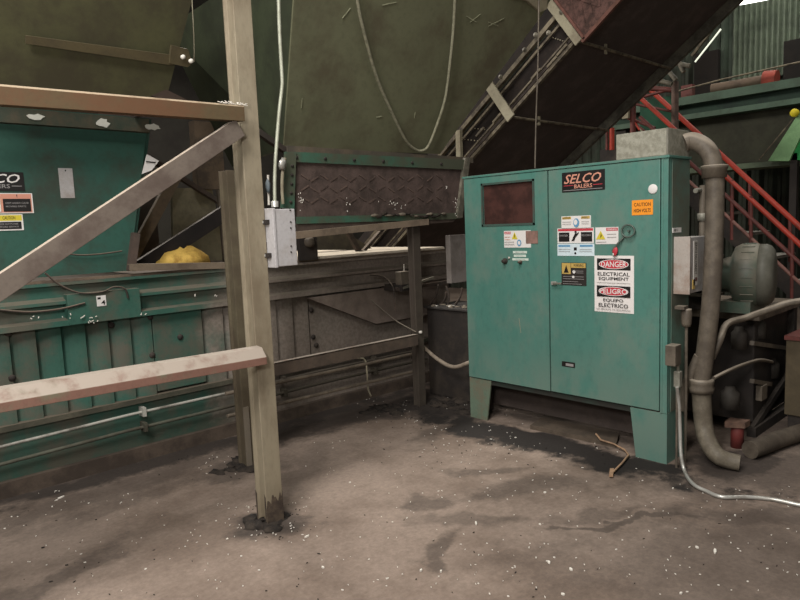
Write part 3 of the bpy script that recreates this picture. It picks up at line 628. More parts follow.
csk('instruction_label', dr, 561.5, 216.5, 591, 228, WHT, [('r', .03, .05, .34, .25, TAN), ('t', 'NOTICE', .05, .08, .3, .22, BLK), ('r', .68, .05, .97, .25, TAN), ('t', 'AVISO', .7, .08, .9, .22, BLK), ('e', .52, .55, .1, .36, BLU), ('e', .5, .5, .06, .22, WHT), ('r', .04, .45, .35, .48, GRYI), ('r', .04, .62, .35, .65, GRYI), ('r', .7, .45, .95, .48, GRYI), ('r', .7, .62, .95, .65, GRYI)], 'white label with a blue round symbol')
csk('hazard_label', dr, 557.5, 228.5, 594, 243, WHT, [('r', .02, .04, .98, .2, RED), ('r', .04, .28, .34, .9, BLK), ('t', 'DANGER', .06, .42, .3, .55, GRYI), ('r', .66, .28, .96, .9, BLK), ('t', 'PELIGRO', .68, .42, .93, .55, GRYI), ('p', [(.4, .85), (.5, .35), (.55, .35), (.48, .85)], BLK), ('p', [(.5, .5), (.6, .25), (.61, .33), (.52, .6)], BLK), ('e', .52, .26, .03, .07, BLK)], 'red, black and white label with a figure symbol')
csk('lockout_label', dr, 557.5, 243.8, 594.5, 256, paint('label_blue_white', '#c5d3d8'), [('r', .03, .1, .36, .26, BLU), ('r', .62, .1, .96, .26, BLU), ('r', .46, .3, .54, .55, BLK), ('e', .5, .78, .03, .09, BLK), ('r', .04, .45, .36, .48, GRYI), ('r', .04, .62, .36, .65, GRYI), ('r', .62, .45, .94, .48, GRYI), ('r', .62, .62, .94, .65, GRYI)], 'white and blue label with a padlock symbol')
csk('shock_label', dr, 595.5, 227.5, 618.5, 244, WHT, [('r', .48, .04, .98, .22, RED), ('t', 'WARNING', .52, .07, .94, .19, WHT), ('p', [(.03, .72), (.24, .2), (.45, .72)], YEL), ('p', [(.22, .66), (.25, .34), (.29, .5)], BLK), ('r', .52, .4, .92, .43, GRYI), ('r', .52, .58, .92, .61, GRYI), ('r', .05, .86, .5, .89, GRYI)], 'white label with a yellow triangle')
csk('safety_label', dr, 561.5, 262.5, 586.5, 286, paint('label_soot', '#2a2522'), [('r', .02, .02, .38, .5, TAN), ('p', [(.1, .45), (.2, .1), (.3, .45)], BLK), ('r', .4, .02, .98, .22, TAN), ('t', 'WARNING', .5, .05, .9, .18, BLK), ('e', .52, .4, .06, .07, WHT), ('r', .5, .35, .9, .37, GRYI), ('r', .62, .43, .9, .45, GRYI), ('r', .08, .6, .92, .62, GRYI), ('r', .08, .7, .92, .72, GRYI), ('e', .5, .62, .05, .05, WHT), ('r', .08, .82, .7, .84, GRYI), ('r', .08, .92, .85, .94, GRYI)], 'sooty black and gold safety label')
csk('danger_sign', dr, 594.5, 255.5, 634, 314, plain('sign_paper', '#ded8d4', .5), [
    ('r', .07, .05, .92, .255, BLK), ('e', .495, .15, .38, .085, WHT), ('e', .495, .15, .36, .075, RED), ('t', 'DANGER', .18, .10, .82, .20, WHT),
    ('t', 'ELECTRICAL', .09, .29, .90, .355, BLK), ('t', 'EQUIPMENT', .12, .375, .88, .44, BLK), ('r', .07, .475, .92, .482, GRYI),
    ('r', .07, .53, .92, .725, BLK), ('e', .495, .625, .38, .08, WHT), ('e', .495, .625, .36, .07, RED), ('t', 'PELIGRO', .15, .58, .85, .67, WHT),
    ('t', 'EQUIPO', .24, .755, .75, .82, BLK), ('t', 'ELECTRICO', .12, .84, .87, .91, BLK), ('t', 'LEA MANUAL DE SEGURIDAD', .06, .935, .93, .96, GRYI)], 'white bilingual danger sign with red ovals')
csk('caution_plate', dr, 632, 200.5, 653, 214.5, ORG, [('t', 'CAUTION', .1, .18, .9, .42, BLK), ('t', 'HIGH VOLTS', .1, .58, .9, .82, BLK)], 'orange caution plate')
q = RX(653, 189, CX-.008); MB().lathe(q, (-1, 0, 0), [(0, .03), (.004, .03), (.006, .026), (.0062, 0)], WHT, 20).build('round_sticker', dr, label='round white sticker')
# disconnect handle with red tag
a, b = RX(628, 231, CX-.03), RX(612, 251, CX-.03)
m = MB(); ring = [a+V((0, math.sin(t)*.045, math.cos(t)*.04)) for t in [i*math.pi/8 for i in range(17)]]
m.tube(ring, .006, paint('hook_steel', '#5d6a62', '#4a4a44', .4, 12, .5, metal=.4), 6, caps=False)
m.tube([a+V((.02, .03, -.03)), (a+b)/2, b], .007, paint('hook_steel'), 6)
m.tube([a, a+V((.025, 0, 0))], .008, paint('hook_steel'), 6)
m.build('disconnect_handle', dr, label='steel disconnect handle with a ring')
a = RX(615, 251, CX-.03); MB().blob(a, (.008, .02, .03), RED, 12, .12, 6, False).build('red_tag', dr, label='red lockout tag')
q = RX(613.5, 254.5, CX-.03); MB().blob(q, (.01, .008, .014), chrome, 8, .1, 2, False).build('padlock', dr)
m = MB(); a = RX(555, 283, CX-.008); m.box((CX-.03, a.y-.02, a.z-.012), (CX-.008, a.y+.02, a.z+.012), chrome); m.box((CX-.04, a.y-.07, a.z-.005), (CX-.03, a.y+.0, a.z+.007), galv); m.build('door_latch', dr, bevel=.002)
csk('slot_handle', dr, 562, 361, 575, 368, BLK, [('r', .3, .3, .9, .8, GRYI)], 'small black slot handle')
# scratches on the left door
m = MB(); a = RX(519, 318, CX-.0085); b = RX(521, 333, CX-.0085); m.beam(a, b, .002, .004, pale_m, (1, 0, 0)); a = RX(494, 345, CX-.0085)
m.build('paint_scratch', dl)
# side label and box on the side
p = RY(672, 228, CY0-.002); decal('side_label', cb, (p.x, CY0-.0045, p.z), (1, 0, 0), (0, 0, 1), .12, .03, WHT, [('t', '480 V', .1, .2, .6, .8, BLK)], label='small white side label')
# legs
def leg(y0, y1, y0b, y1b, x0=CX+.0, x1=CX+.012):
    m = MB(); m.prism([(x0, y0b, 0), (x0, y1b, 0), (x0, y1, .335), (x0, y0, .335)], (x1-x0, 0, 0), cab_g); return m
l_ = leg(3.24, CY1, 3.29, CY1); l_.m = [0]*len(l_.m); l_.mats = [paint('leg_dusty', '#60705f', '#6b6252', .5, 5, .7)]; l_.build('leg', cb, label='dusty olive leg')
leg(CY0, 2.06, CY0, 2.02).build('leg', cb)
MB().box((CX+.27, CY0+.012, .06), (CX+.29, CY1-.012, .335), black_m).build('under_shade_sheet', cb, label='dark sheet for the shade under the cabinet')  # dark sheet put in for the shade beneath the cabinet
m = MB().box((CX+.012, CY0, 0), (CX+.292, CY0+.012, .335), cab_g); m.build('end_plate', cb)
m = MB().box((CX+.012, CY1-.012, 0), (CX+.292, CY1, .335), black_m); m.build('end_plate', cb)  # left end plate blackened: under-cabinet shade put into its colour
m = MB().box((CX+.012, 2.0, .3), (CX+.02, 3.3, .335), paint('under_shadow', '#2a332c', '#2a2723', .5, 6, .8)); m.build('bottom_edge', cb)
# terminal box on top
tb = thing('terminal_box', 'galvanised rectangular junction box on top of the green cabinet', 'box', (4.12, 1.98, 1.962))
MB().box((CX-.005, CY0-.0, 1.963), (CX+.29, 2.155, 2.125), paint('galv_spangle', '#9c9a8c', '#7f7c6e', .5, 30, .55, metal=.15, var=.35)).build('body', tb, bevel=.003)
MB().box((CX-.009, CY0+.0, 1.966), (CX-.005, CY0+.012, 2.123), galv).build('cover_edge', tb)
# big pipe down the side
bp = thing('drain_pipe', 'thick dusty grey pipe bending from the cabinet-top box down to the floor', 'pipe', (4.3, 1.6, 0))
def bpx(px, py, x=4.22): return RX(px, py, x)
R_ = .056
up_pts = [V((4.2, CY0+.0, 2.045)), bpx(692, 141), bpx(702, 145), bpx(710, 154), bpx(714, 168), bpx(715, 185), bpx(714, 240), bpx(711, 300), bpx(706, 345), bpx(701, 385)]
MB().tube(up_pts, R_*.98, pipe_m, 18, sub=4).build('upper_pipe', bp)
MB().tube([bpx(701, 385), bpx(702, 405), bpx(704, 428), RZ(709, 444, .13), RZ(717, 455, .085), RZ(727, 460, .06), RZ(740, 463, .052)], [.06, .05], paint('pipe_mottled', '#70685a', '#5a5246', .6, 16, .6, var=.35), 18, sub=4).build('lower_elbow', bp)
a = bpx(714.3, 172); MB().lathe(a-V((0, 0, .035)), (0, 0, 1), [(0, .06), (0, .072), (.05, .072), (.055, .078), (.075, .078), (.078, .06)], pipe_m, 20).build('collar', bp)
a = bpx(701, 386); MB().lathe(a-V((0, 0, .04)), (0, 0, 1), [(0, .06), (0, .075), (.03, .082), (.045, .074), (.06, .078), (.09, .078), (.092, .06)], pipe_m, 20).build('collar', bp)
MB().tube([bpx(682, 410, 4.19), bpx(684, 392, 4.19), bpx(690, 376, 4.19), bpx(699, 356, 4.2)], .032, pipe_m, 12, sub=4).build('side_branch', bp)
# branch to power unit
tag(MB().tube([RX(712, 358, 4.28), RX(720, 340, 4.3), RX(727, 324, 4.4), RX(745, 318, 4.6), RX(768, 310, 4.62), RX(785, 304, 4.65), RX(802, 301, 4.7)], .022, pipe_m, 10, sub=4).build('branch_pipe'), 'dusty pipe branching right from the thick pipe towards the motor', 'pipe')
# junction box on side
jb = thing('junction_box', 'pale grey box with black side lettering, fixed to the cabinet side', 'box', (4.18, 1.76, 1.1))
MB().box((4.06, 1.71, 1.105), (4.30, CY0-.005, 1.455), grey_m).build('body', jb, bevel=.003)
MB().box((4.05, 1.705, 1.10), (4.06, CY0-.003, 1.46), paint('box_face', '#a39a92', '#8a7669', .45, 6, .5)).build('cover', jb, bevel=.002)
tlp = V((4.225, 1.7085, 1.41))
# vertical lettering down the side
d = decal('lettering_plate', jb, (4.17, 1.7095, 1.43), (0, 0, -1), (1, 0, 0), .28, .06, plain('plate_pale', '#b5b1aa'), [('t', 'SERVICE DISCONNECT', .02, .2, .75, .8, BLK), ('r', .82, .2, .9, .7, BRN)], label='vertical black lettering')
decal('yellow_label', jb, (4.10, 1.7095, 1.19), (1, 0, 0), (0, 0, 1), .03, .06, TAN, [('r', .2, .3, .8, .35, BLK)], label='small yellow label')
cc = thing('cable_glands', 'corroded pipe fittings above the grey side box', 'fitting', (4.3, 1.77, 1.46))
MB().tube([(4.38, 1.765, 1.40), (4.38, 1.765, 1.78)], .022, pipe_m, 10).build('riser_pipe', cc)
MB().tube([(4.45, 1.77, 1.40), (4.45, 1.77, 1.6), (4.47, 1.77, 1.7), (4.47, 1.77, 1.82)], .018, galv, 10).build('riser_pipe', cc)
MB().tube([(4.29, 1.775, 1.745), (4.52, 1.775, 1.76)], .016, galv, 8).build('cross_pipe', cc)
MB().lathe((4.38, 1.765, 1.55), (0, 0, 1), [(0, .022), (0, .032), (.05, .032), (.05, .022)], galv, 10).build('coupling', cc)
MB().box((4.29, 1.77, 1.36), (4.5, 1.80, 1.40), galv).build('bracket', cc)
# lower connectors with thin conduits
c1 = thing('conduit_fitting', 'small grey conduit box low on the cabinet side with flexible conduit below', 'fitting', (4.08, 1.74, .0))
a = RY(673, 346, 1.74); b = RY(679, 364, 1.74)
MB().box((a.x, 1.725, b.z), (b.x, 1.79, a.z), pipe_m).build('box', c1, bevel=.004)
q = RY(678, 371, 1.74); MB().tube([(q.x, 1.74, RY(678, 364, 1.74).z), (q.x, 1.74, RY(678, 372, 1.74).z)], .01, galv, 8).build('nipple', c1)
MB().box((q.x-.022, 1.72, RY(678, 387, 1.74).z), (q.x+.022, 1.76, RY(678, 371, 1.74).z), galv).build('connector', c1, bevel=.006)
MB().tube([(q.x-.012, 1.74, RY(678, 387, 1.74).z), (q.x-.01, 1.74, .2), (q.x-.01, 1.74, 0)], .008, pipe_m, 8).build('thin_conduit', c1)
tag(MB().tube([RY(677, 387, 1.73), RY(679, 405, 1.73), RY(680, 430, 1.72), RY(681, 455, 1.70), RY(685, 472, 1.66), RZ(693, 484, .02), RZ(706, 491, .012), RZ(722, 497, .012), RZ(745, 497, .012), RZ(770, 499, .012), RZ(790, 503, .012), RZ(830, 512, .012)], .0115, chrome, 8, sub=5).build('flexible_conduit'), 'bright silver flexible conduit curving from the cabinet side across the floor', 'conduit')
c2 = thing('conduit_fitting', 'grey conduit elbow beside the thick pipe above a straight thin conduit', 'fitting', (4.2, 1.72, .0))
a = RY(681, 307, 1.74); b = RY(692, 325, 1.74); ax_ = (a.x+b.x)/2
MB().lathe((ax_, 1.74, b.z), (0, 0, 1), [(0, .0), (0, .024), (.02, .03), (.09, .033), (.1, .03), (.115, .03), (.118, 0)], pipe_m, 14).build('gland_body', c2)
MB().box((ax_-.06, 1.73, a.z-.02), (ax_, 1.79, a.z), pipe_m).build('arm', c2)
MB().tube([(ax_, 1.74, b.z), (ax_, 1.74, 0)], .01, pipe_m, 8).build('thin_conduit', c2)
# ------------------------------------------------------------ things left of the cabinet
gpn = MB().box((RY(450, 234, 4.1).x, 4.1, 1.04), (RY(467, 234, 4.1).x, 4.16, 1.49), paint('grey_panel', '#78716c', '#5f5852', .4, 4, .8))
tag(gpn.build('grey_panel', bevel=.003), 'plain grey panel upright at the left edge of the green cabinet', 'panel')
tk = thing('oil_drum', 'black square tank with debris on top between the short column and the cabinet', 'tank', (4.45, 3.95, 0))
MB().box((4.3, 3.62, 0), (4.75, 4.25, .82), dark_m).build('body', tk, bevel=.01)
MB().box((4.28, 3.6, .82), (4.77, 4.27, .84), paint('tank_lid', '#3b3734', '#2a2623', .5, 5, .8)).build('lid', tk, bevel=.004)
tk.name = 'black_tank'
m = MB(); rd = random.Random(8)
for i in range(14): m.blob((rd.uniform(4.3, 4.5), rd.uniform(3.7, 4.2), .84), (rd.uniform(.015, .05), rd.uniform(.015, .04), rd.uniform(.006, .02)), chip_m if i % 3 == 0 else paint('lint'), 8, .3, i)
tag(m.build('lint_pile'), 'pale lint and scraps lying on the black tank', 'lint', kind='stuff')
tag(MB().tube([V((3.99, 4.07, .56)), RX(430, 353, 4.12), RX(436, 358, 4.1), RX(447, 365, 4.1), RX(456, 367, 4.1), RX(468, 363, 4.1), RX(480, 358, 4.15)], .018, paint('hose_tan', '#8f8273', '#74695c', .4, 12, .7), 10, sub=4).build('sagging_hose'), 'tan hose sagging between the short column and the cabinet', 'hose')
m = MB(); m.beam((4.0, 4.35, 1.02), (4.9, 4.35, 1.03), .05, .03, brown_m); m.beam((4.05, 4.3, 1.03), (4.4, 4.25, 1.10), .03, .02, paint('edge_steel'))
tag(m.build('cross_bar'), 'dirty brown bar behind the short column under the grey panel', 'bar')
m = MB()
for (x0, y0, x1, y1) in ((430, 305, 438, 285), (440, 306, 446, 292), (448, 304, 446, 286), (455, 305, 462, 288)): m.tube([RX(x0, y0, 4.5), RX((x0+x1)/2+2, (y0+y1)/2, 4.5), RX(x1, y1, 4.5)], .01, brown_m, 6, sub=3)
tag(m.build('hose_bundle'), 'tangle of short dark hoses rising from the black tank', 'hose')
# ------------------------------------------------------------ under cabinet & floor litter
tag(MB().prism([(4.05, 2.2, .0), (4.02, 2.9, .0), (4.25, 2.95, .0), (4.28, 2.3, .0)], (0, 0, .03), paint('board_dirty', '#5a4e42', '#453c33', .5, 6, .9)).build('wooden_plank'), 'dirty flat plank lying under the cabinet', 'plank')
pw = paint('brown_paper', '#a38468', '#7d6552', .4, 12, .9)
m = MB().tube([RZ(596, 434, .05), RZ(601, 440, .04), RZ(614, 444, .03), RZ(625, 450, .02), RZ(628.5, 455, .02), RZ(622, 463, .02), RZ(611, 474, .015)], .007, pw, 6)
m.prism([RZ(609, 477, .01), RZ(613, 477, .01), RZ(614, 470, .012), RZ(610, 470, .012)], (0, 0, .012), pw)
tag(m.build('twisted_strap'), 'tan twisted strap lying on the floor below the cabinet', 'strap')
m = MB(); rd = random.Random(11)
def pile(c, r, mt=dirt_m, s=1, nm='dirt_pile', lab='', h=None):
    mm = MB(); rr = random.Random(s)
    for i in range(16):
        a = rr.uniform(0, 6.28); d_ = rr.uniform(0, 1)**.6
        mm.blob((c[0]+math.cos(a)*r[0]*d_, c[1]+math.sin(a)*r[1]*d_, -.003), (rr.uniform(.03, .08), rr.uniform(.03, .08), rr.uniform(.006, r[2])), mt, 9, .35, s*40+i)
    return tag(mm.build(nm), lab, 'dirt', kind='stuff')
pile((1.77, 3.05), (.10, .09, .03), s=1, lab='crumbly dirt around the foot of the front column')
pile((2.1, 3.95), (.16, .12, .02), s=2, lab='crumbly dirt around the foot of the rear column')
pile((4.12, 3.82), (.22, .26, .04), s=3, lab='dark dirt heaped between the short column and the cabinet')
pile((3.75, 4.15), (.3, .15, .025), s=4, lab='dark dirt at the foot of the short column')
def flecks(name, lab, regs, seed, mt=chip_m, zz=.001, smin=.0025, smax=.0065):
    m = MB(); rd = random.Random(seed)
    for (x0, y0, x1, y1, k) in regs:
        for i in range(k):
            p = RZ(rd.uniform(x0, x1), rd.uniform(y0, y1), 0); s = rd.uniform(smin, smax)*(.6+.4*rd.random()); a = rd.uniform(0, 6.28)
            if rd.random() < .25: s *= 1.5
            c, sn = math.cos(a), math.sin(a); w = rd.uniform(.18, .6)
            pts = [(1, 0), (.3, w), (-.8, w*.7), (-1, -.1), (-.2, -w)]
            m.prism([p+V(((x*c-y*sn)*s, (x*sn+y*c)*s, zz)) for x, y in pts], (0, 0, rd.uniform(.002, .005)), mt)
    return tag(m.build(name), lab, 'litter', kind='stuff')
flecks('paper_flecks', 'tiny white flecks of litter scattered all over the concrete floor', [
    (0, 500, 260, 600, 60), (290, 480, 800, 600, 200), (380, 440, 640, 500, 60), (20, 490, 130, 505, 14), (60, 520, 260, 560, 16),
    (440, 385, 470, 410, 20), (350, 398, 420, 425, 34), (300, 440, 380, 480, 14), (190, 455, 250, 475, 14), (215, 500, 320, 545, 40), (420, 425, 520, 465, 60), (500, 400, 600, 430, 14)], 4)
m = MB(); rd = random.Random(12)
for (px, py, k, sx, sy) in ((75, 317, 8, 14, 3), (92, 322, 5, 6, 4), (34, 318, 3, 4, 2), (140, 314, 2, 8, 2), (210, 296, 3, 10, 2)):
    for i in range(k):
        c = RY(px+rd.gauss(0, sx*.6), py+rd.gauss(0, sy*.5), Y0-.115); a = rd.uniform(0, 3.1); q_ = rd.uniform(.006, .018)
        m.beam(c, c+V((math.cos(a)*q_, 0, abs(math.sin(a))*q_)), .004, .005, chip_m)
tag(m.build('paper_flecks'), 'white flecks caught on the baler ledge below the number tag', 'litter', kind='stuff')
flecks('dark_crumbs', 'tiny dark crumbs of dirt scattered over the concrete floor', [(0, 510, 800, 600, 60), (380, 410, 640, 470, 70), (250, 505, 300, 540, 50), (130, 450, 240, 480, 20), (400, 400, 480, 430, 60)], 6, dirt_m, .001, .003, .009)
for i, (px, py) in enumerate(((323, 568), (307, 537), (61, 498), (545, 493), (549, 563), (673, 489), (715, 552), (735, 516), (697, 548), (681, 594), (441, 572), (421, 571), (571, 570), (563, 595), (476, 524), (585, 430), (350, 483), (540, 525))):
    p = RZ(px, py, 0); rd = random.Random(50+i); s = rd.uniform(.006, .011); a = rd.uniform(0, 6.28); c, sn = math.cos(a), math.sin(a); e = 2.2 if px in (307, 61, 715, 476) else 1
    m = MB().prism([p+V(((x*c*e-y*sn)*s, (x*sn*e+y*c)*s, .001)) for x, y in ((1, .1), (.4, .6), (-.7, .5), (-1, -.2), (-.1, -.6), (.7, -.4))], (0, 0, .007), chip_m)
    tag(m.build('paper_scrap'), 'larger white scrap lying on the bare concrete floor', 'scrap', 'white scraps on the floor')
# ------------------------------------------------------------ power unit on the right
pu = thing('hydraulic_unit', 'dark hydraulic power unit on the floor right of the cabinet', 'machine', (5.2, 1.9, 0))
MB().box((4.95, 1.62, .08), (5.7, 2.6, .84), dark_m).build('tank', pu, bevel=.01)
MB().box((4.85, 1.56, .84), (5.75, 2.7, .90), paint('unit_top', '#6a5f52', '#4b4239', .5, 5, .85)).build('top_plate', pu, bevel=.004)
for (x, y) in ((5.7, 1.6), (4.88, 2.6)): MB().box((x-.03, y-.03, 0), (x+.03, y+.03, .84), dark_m).build('leg', pu)
MB().beam((4.88, 1.6, .05), (5.7, 1.6, .32), .03, .05, dark_m).build('brace', pu)
MB().box((4.86, 1.57, .0), (5.74, 1.63, .07), dark_m).build('base_channel', pu)
for (a, b) in (((752, 343), (786, 348)), ((752, 381), (770, 384))):
    MB().beam(RY(a[0], a[1], 1.58), RY(b[0], b[1], 1.58), .03, .03, pipe_m).build('bracket', pu)
MB().box(RY(756, 386, 1.60), RY(767, 398, 1.56), pipe_m).build('gauge_block', pu)
MB().tube([RY(714, 378, 1.60), RY(730, 370, 1.56), RY(745, 364, 1.56), RY(760, 360, 1.56), RY(772, 362, 1.58)], .012, pipe_m, 8, sub=4).build('hose', pu)
for px, py, r in ((733, 400, .06), (775, 370, .05), (742, 340, .05), (762, 330, .045)):
    q = RY(px, py, 1.61); MB().lathe(q+V((0, .02, -.06)), (0, 0, 1), [(0, 0), (0, r), (.11, r), (.13, r*.6), (.15, r*.5), (.15, 0)], paint('valve_dark', '#3b3731', '#2a2520', .5, 8, .7), 12).build('filter', pu)
# motor
mo = thing('electric_motor', 'green-grey electric motor with domed end on the power unit', 'motor', (5.0, 1.7, .9))
mg = paint('motor_green', '#4a594d', '#5f594e', .5, 3, .5, top='#8a8274')
mcz = 1.155; axv = V((-.22, .975, 0)).normalized(); me0 = RX(776, 275, 4.95); me0.z = mcz
ML = .22
MB().lathe(me0, axv, [(0, 0), (0, .13), (.008, .175), (.03, .205), (.06, .217), (.10, .217), (.10, .205)], paint('motor_cap', '#5f5d53', '#4d4c43', .5, 6, .6), 28).build('fan_cover', mo)
MB().lathe(me0+axv*.09, axv, [(0, .2), (.02, .222), (ML-.1, .222), (ML-.06, .20), (ML-.03, .13), (ML+.1, .1), (ML+.1, 0)], mg, 28).build('stator_housing', mo)
for k in range(22):
    t = math.pi*2*k/22; rad = (V((0, 0, 1))*math.sin(t) + axv.cross(V((0, 0, 1)))*math.cos(t))
    p0 = V((me0.x, me0.y, mcz)); MB().beam(p0+rad*.221+axv*.12, p0+rad*.221+axv*(ML-.02), .005, .01, mg, rad).build('cooling_fin', mo)
mc = me0+axv*.2
MB().box((mc.x-.15, mc.y-.1, .9), (mc.x+.15, mc.y+.1, .98), mg).build('foot', mo)
m = MB(); q0 = me0+axv*(ML+.14)
for i in range(6): m.box((q0.x-.1, q0.y, 1.0+i*.055), (q0.x+.1, q0.y+.22, 1.02+i*.055), pipe_m)
m.box((q0.x-.05, q0.y+.02, .9), (q0.x+.05, q0.y+.2, 1.33), dark_m); m.build('coupling_guard', mo)
# olive crate and red-topped box at right edge
ob = thing('olive_crate', 'olive-brown box with a red top edge at the right edge of the picture', 'box', (6.0, 1.4, 0))
a = RY(786, 345, 1.50); MB().box((a.x, 1.0, .1), (a.x+.8, 1.5, .66), paint('crate_olive', '#5b503d', '#4a4132', .5, 4, .85)).build('body', ob, bevel=.005)
MB().box((a.x-.01, .99, .66), (a.x+.81, 1.51, .69), redd).build('top_edge', ob)
MB().box((a.x+.02, 1.02, 0), (a.x+.78, 1.48, .1), dark_m).build('base', ob)
ol = MB().box((a.x, 1.6, .7), (a.x+.7, 2.3, 1.05), paint('crate_green', '#3c4030', '#2e2f25', .5, 4, .85))
# floor pipe and red valve
tag(MB().tube([RZ(750, 450, .06), RZ(762, 446, .06), RZ(780, 439, .06), RZ(815, 428, .06)], .058, paint('floor_pipe_brown', '#564d42', '#40382f', .5, 7, .8), 14, sub=4).build('floor_pipe'), 'thick brown pipe lying on the floor running off to the right edge', 'pipe')
rv = thing('red_valve', 'red valve with a rusty cap on the floor beside the thick pipe', 'valve', (4.55, 1.6, 0))
a = RZ(737, 447, 0)
MB().lathe((a.x, a.y, 0), (0, 0, 1), [(0, 0), (0, .042), (.14, .042), (.15, .03), (.15, 0)], paint('valve_red', '#642a26', '#5d2c28', .4, 8, .7), 14).build('body', rv)
MB().prism([(a.x-.09, a.y+.05, .15), (a.x+.03, a.y+.06, .15), (a.x+.06, a.y-.06, .15), (a.x-.03, a.y-.06, .15)], (0, 0, .04), paint('rust_cap', '#6e5547', '#4b3a32', .4, 8, .85)).build('cap', rv)
# ------------------------------------------------------------ stair with red handrails
stt = thing('steel_staircase', 'steel stairs with bright red sloping handrails behind the cabinet on the right', 'stairs', (7.8, 2.2, 0))
def seg(name, x, a, b, r, m, lab=None): MB().tube([RX(a[0], a[1], x), RX(b[0], b[1], x)], r, m, 10).build(name, stt, label=lab)
seg('handrail', 7.4, (634, 92), (835, 277), .025, redp, 'bright red nearer handrail')
seg('handrail', 8.1, (645, 85), (835, 259), .029, redp, 'bright red farther handrail')
seg('mid_rail', 7.4, (640, 117), (840, 300), .022, redd); seg('mid_rail', 8.1, (655, 110), (840, 280), .02, redd)
seg('lower_rail', 7.4, (655, 150), (840, 320), .018, paint('rail_pink', '#8a6258', '#6b4a42', .4, 6, .6))
a, b = RX(640, 150, 7.4), RX(860, 350, 7.4)
MB().beam(a, b, .02, .16, dark_m).build('stringer', stt)
for px, y0, y1 in ((732, 180, 240), (751, 196, 262), (792, 236, 300)):
    MB().tube([RX(px, y0, 7.4), RX(px, y1, 7.4)], .02, redd, 8).build('baluster', stt)
for px, y0, y1 in ((750, 180, 225), (790, 216, 262)):
    MB().tube([RX(px, y0, 8.1), RX(px, y1, 8.1)], .02, redd, 8).build('baluster', stt)
for px, py in ((698, 213), (722, 233), (747, 256), (776, 284), (797, 305)):
    p = RX(px, py, 7.45); MB().box((7.42, p.y-.28, p.z-.03), (8.1, p.y, p.z), paint('tread_steel', '#5d584f', '#4b463e', .4, 8, .7, top='#a7a298')).build('tread', stt)
# landing tower
tw = thing('red_landing', 'red railed landing at the top of the stairs behind the grey junction box', 'landing', (7.8, 3.6, 1.9))
for (x0, y0, x1, y1, r, m) in ((612, 128, 612, 150, .05, redp), (607, 122, 607, 150, .03, redd), (633, 92, 633, 145, .06, redd), (675, 82, 675, 132, .07, paint('tower_post', '#6f5a50', '#4d4038', .5, 6, .8)), (628, 118, 655, 128, .03, redd), (628, 112, 640, 130, .025, redp), (632, 100, 668, 90, .03, redd), (634, 104, 675, 112, .025, redd), (620, 112, 650, 135, .02, redd), (648, 88, 672, 90, .05, redd), (630, 120, 652, 140, .02, pale_m)):
    MB().tube([RX(x0, y0, 7.6), RX(x1, y1, 7.6)], r*.6, m, 8).build('rail', tw)
MB().box(RX(640, 101, 8.3), RX(675, 128, 8.35), paint('tarp_green', '#1f4a35', '#1a3529', .4, 3, .8)).build('green_panel', tw, label='dark green panel')
MB().box(RX(600, 150, 7.7), RX(680, 158, 7.9), dark_m).build('deck', tw)
MB().box(RX(624, 105, 7.55), RX(628, 118, 7.5), pale_m).build('junction_plate', tw)
# ------------------------------------------------------------ mezzanine
mz = thing('mezzanine', 'green steel mezzanine beam and platform in the far right background', 'platform', (9.7, 1.5, 2.2))
MB().box((9.5, -2, 3.14), (9.9, 5.2, 3.25), mez_g).build('top_flange', mz)
MB().box((9.62, -2, 3.0), (9.68, 5.2, 3.14), paint('mez_web', '#2c3f33', '#24302a', .4, 3, .8)).build('web', mz)
MB().box((9.5, -2, 2.93), (9.9, 5.2, 3.0), mez_g).build('bottom_flange', mz)
MB().box((9.7, -2, 2.26), (9.75, 5.2, 2.93), paint('mez_panel', '#3a3a2e', '#2c2b23', .5, 2, .9)).build('back_panel', mz)
MB().box((9.45, -2, 2.17), (9.95, 5.2, 2.24), paint('mez_ledge', '#5d6a55', '#4a5144', .5, 3, .8)).build('lower_ledge', mz)
MB().box((9.9, -2, 3.2), (11.8, 5.2, 3.25), dark_m).build('deck', mz)
for y in (-1.9, .6, 5.1): MB().box((9.55, y-.08, 0), (9.7, y+.08, 2.93), dark_m).build('column', mz)
dp = thing('duct_pipe', 'long brown pipe with a red flanged end lying on the mezzanine', 'pipe', (10, 3, 3.4))
MB().tube([RX(712, 89, 9.9), RX(765, 80, 9.9)], .07, paint('duct_brown', '#6d5c4d', '#54463b', .4, 5, .7), 14).build('pipe', dp)
MB().tube([RX(764, 80, 9.9), RX(777, 79, 9.9)], .12, paint('flange_red', '#9a4436', '#7a3a30', .4, 6, .6), 16).build('flange', dp, label='dull red end')
MB().box((9.86, RX(740, 85, 9.9).y-.05, 3.25), (9.94, RX(740, 85, 9.9).y+.05, 3.32), dark_m).build('saddle', dp)
tag(MB().tube([RX(675, 92, 9.6), RX(720, 80, 9.6), RX(800, 62, 9.6)], .012, frm, 6).build('thin_rail'), 'thin dark rail above the mezzanine beam', 'rail')
tag(MB().box(RX(681, 86, 9.75), RX(695, 98, 9.85), redd).build('red_box'), 'small dull red box on the mezzanine beside the landing', 'box')
gc = thing('green_conveyor', 'bright green sloping conveyor with a pale edge at the right edge of the picture', 'conveyor', (8.9, 2.3, 2.2))
gx = 9.3
MB().prism([RX(789, 160, gx), RX(812, 118, gx), RX(860, 118, gx), RX(860, 160, gx)], (.1, 0, 0), bright_g).build('side', gc)
MB().prism([RX(768, 161, gx-.05), RX(802, 108, gx-.05), RX(812, 112, gx-.05), RX(789, 161, gx-.05)], (.15, 0, 0), pale_g).build('edge_plate', gc, label='pale green edge')
q = RX(795, 113, gx-.08); MB().lathe(q, (-1, 0, 0), [(0, .05), (.03, .05), (.05, .035), (.055, 0)], plain('hub_yellow', '#d6c32a'), 16).build('wheel', gc, label='yellow wheel')
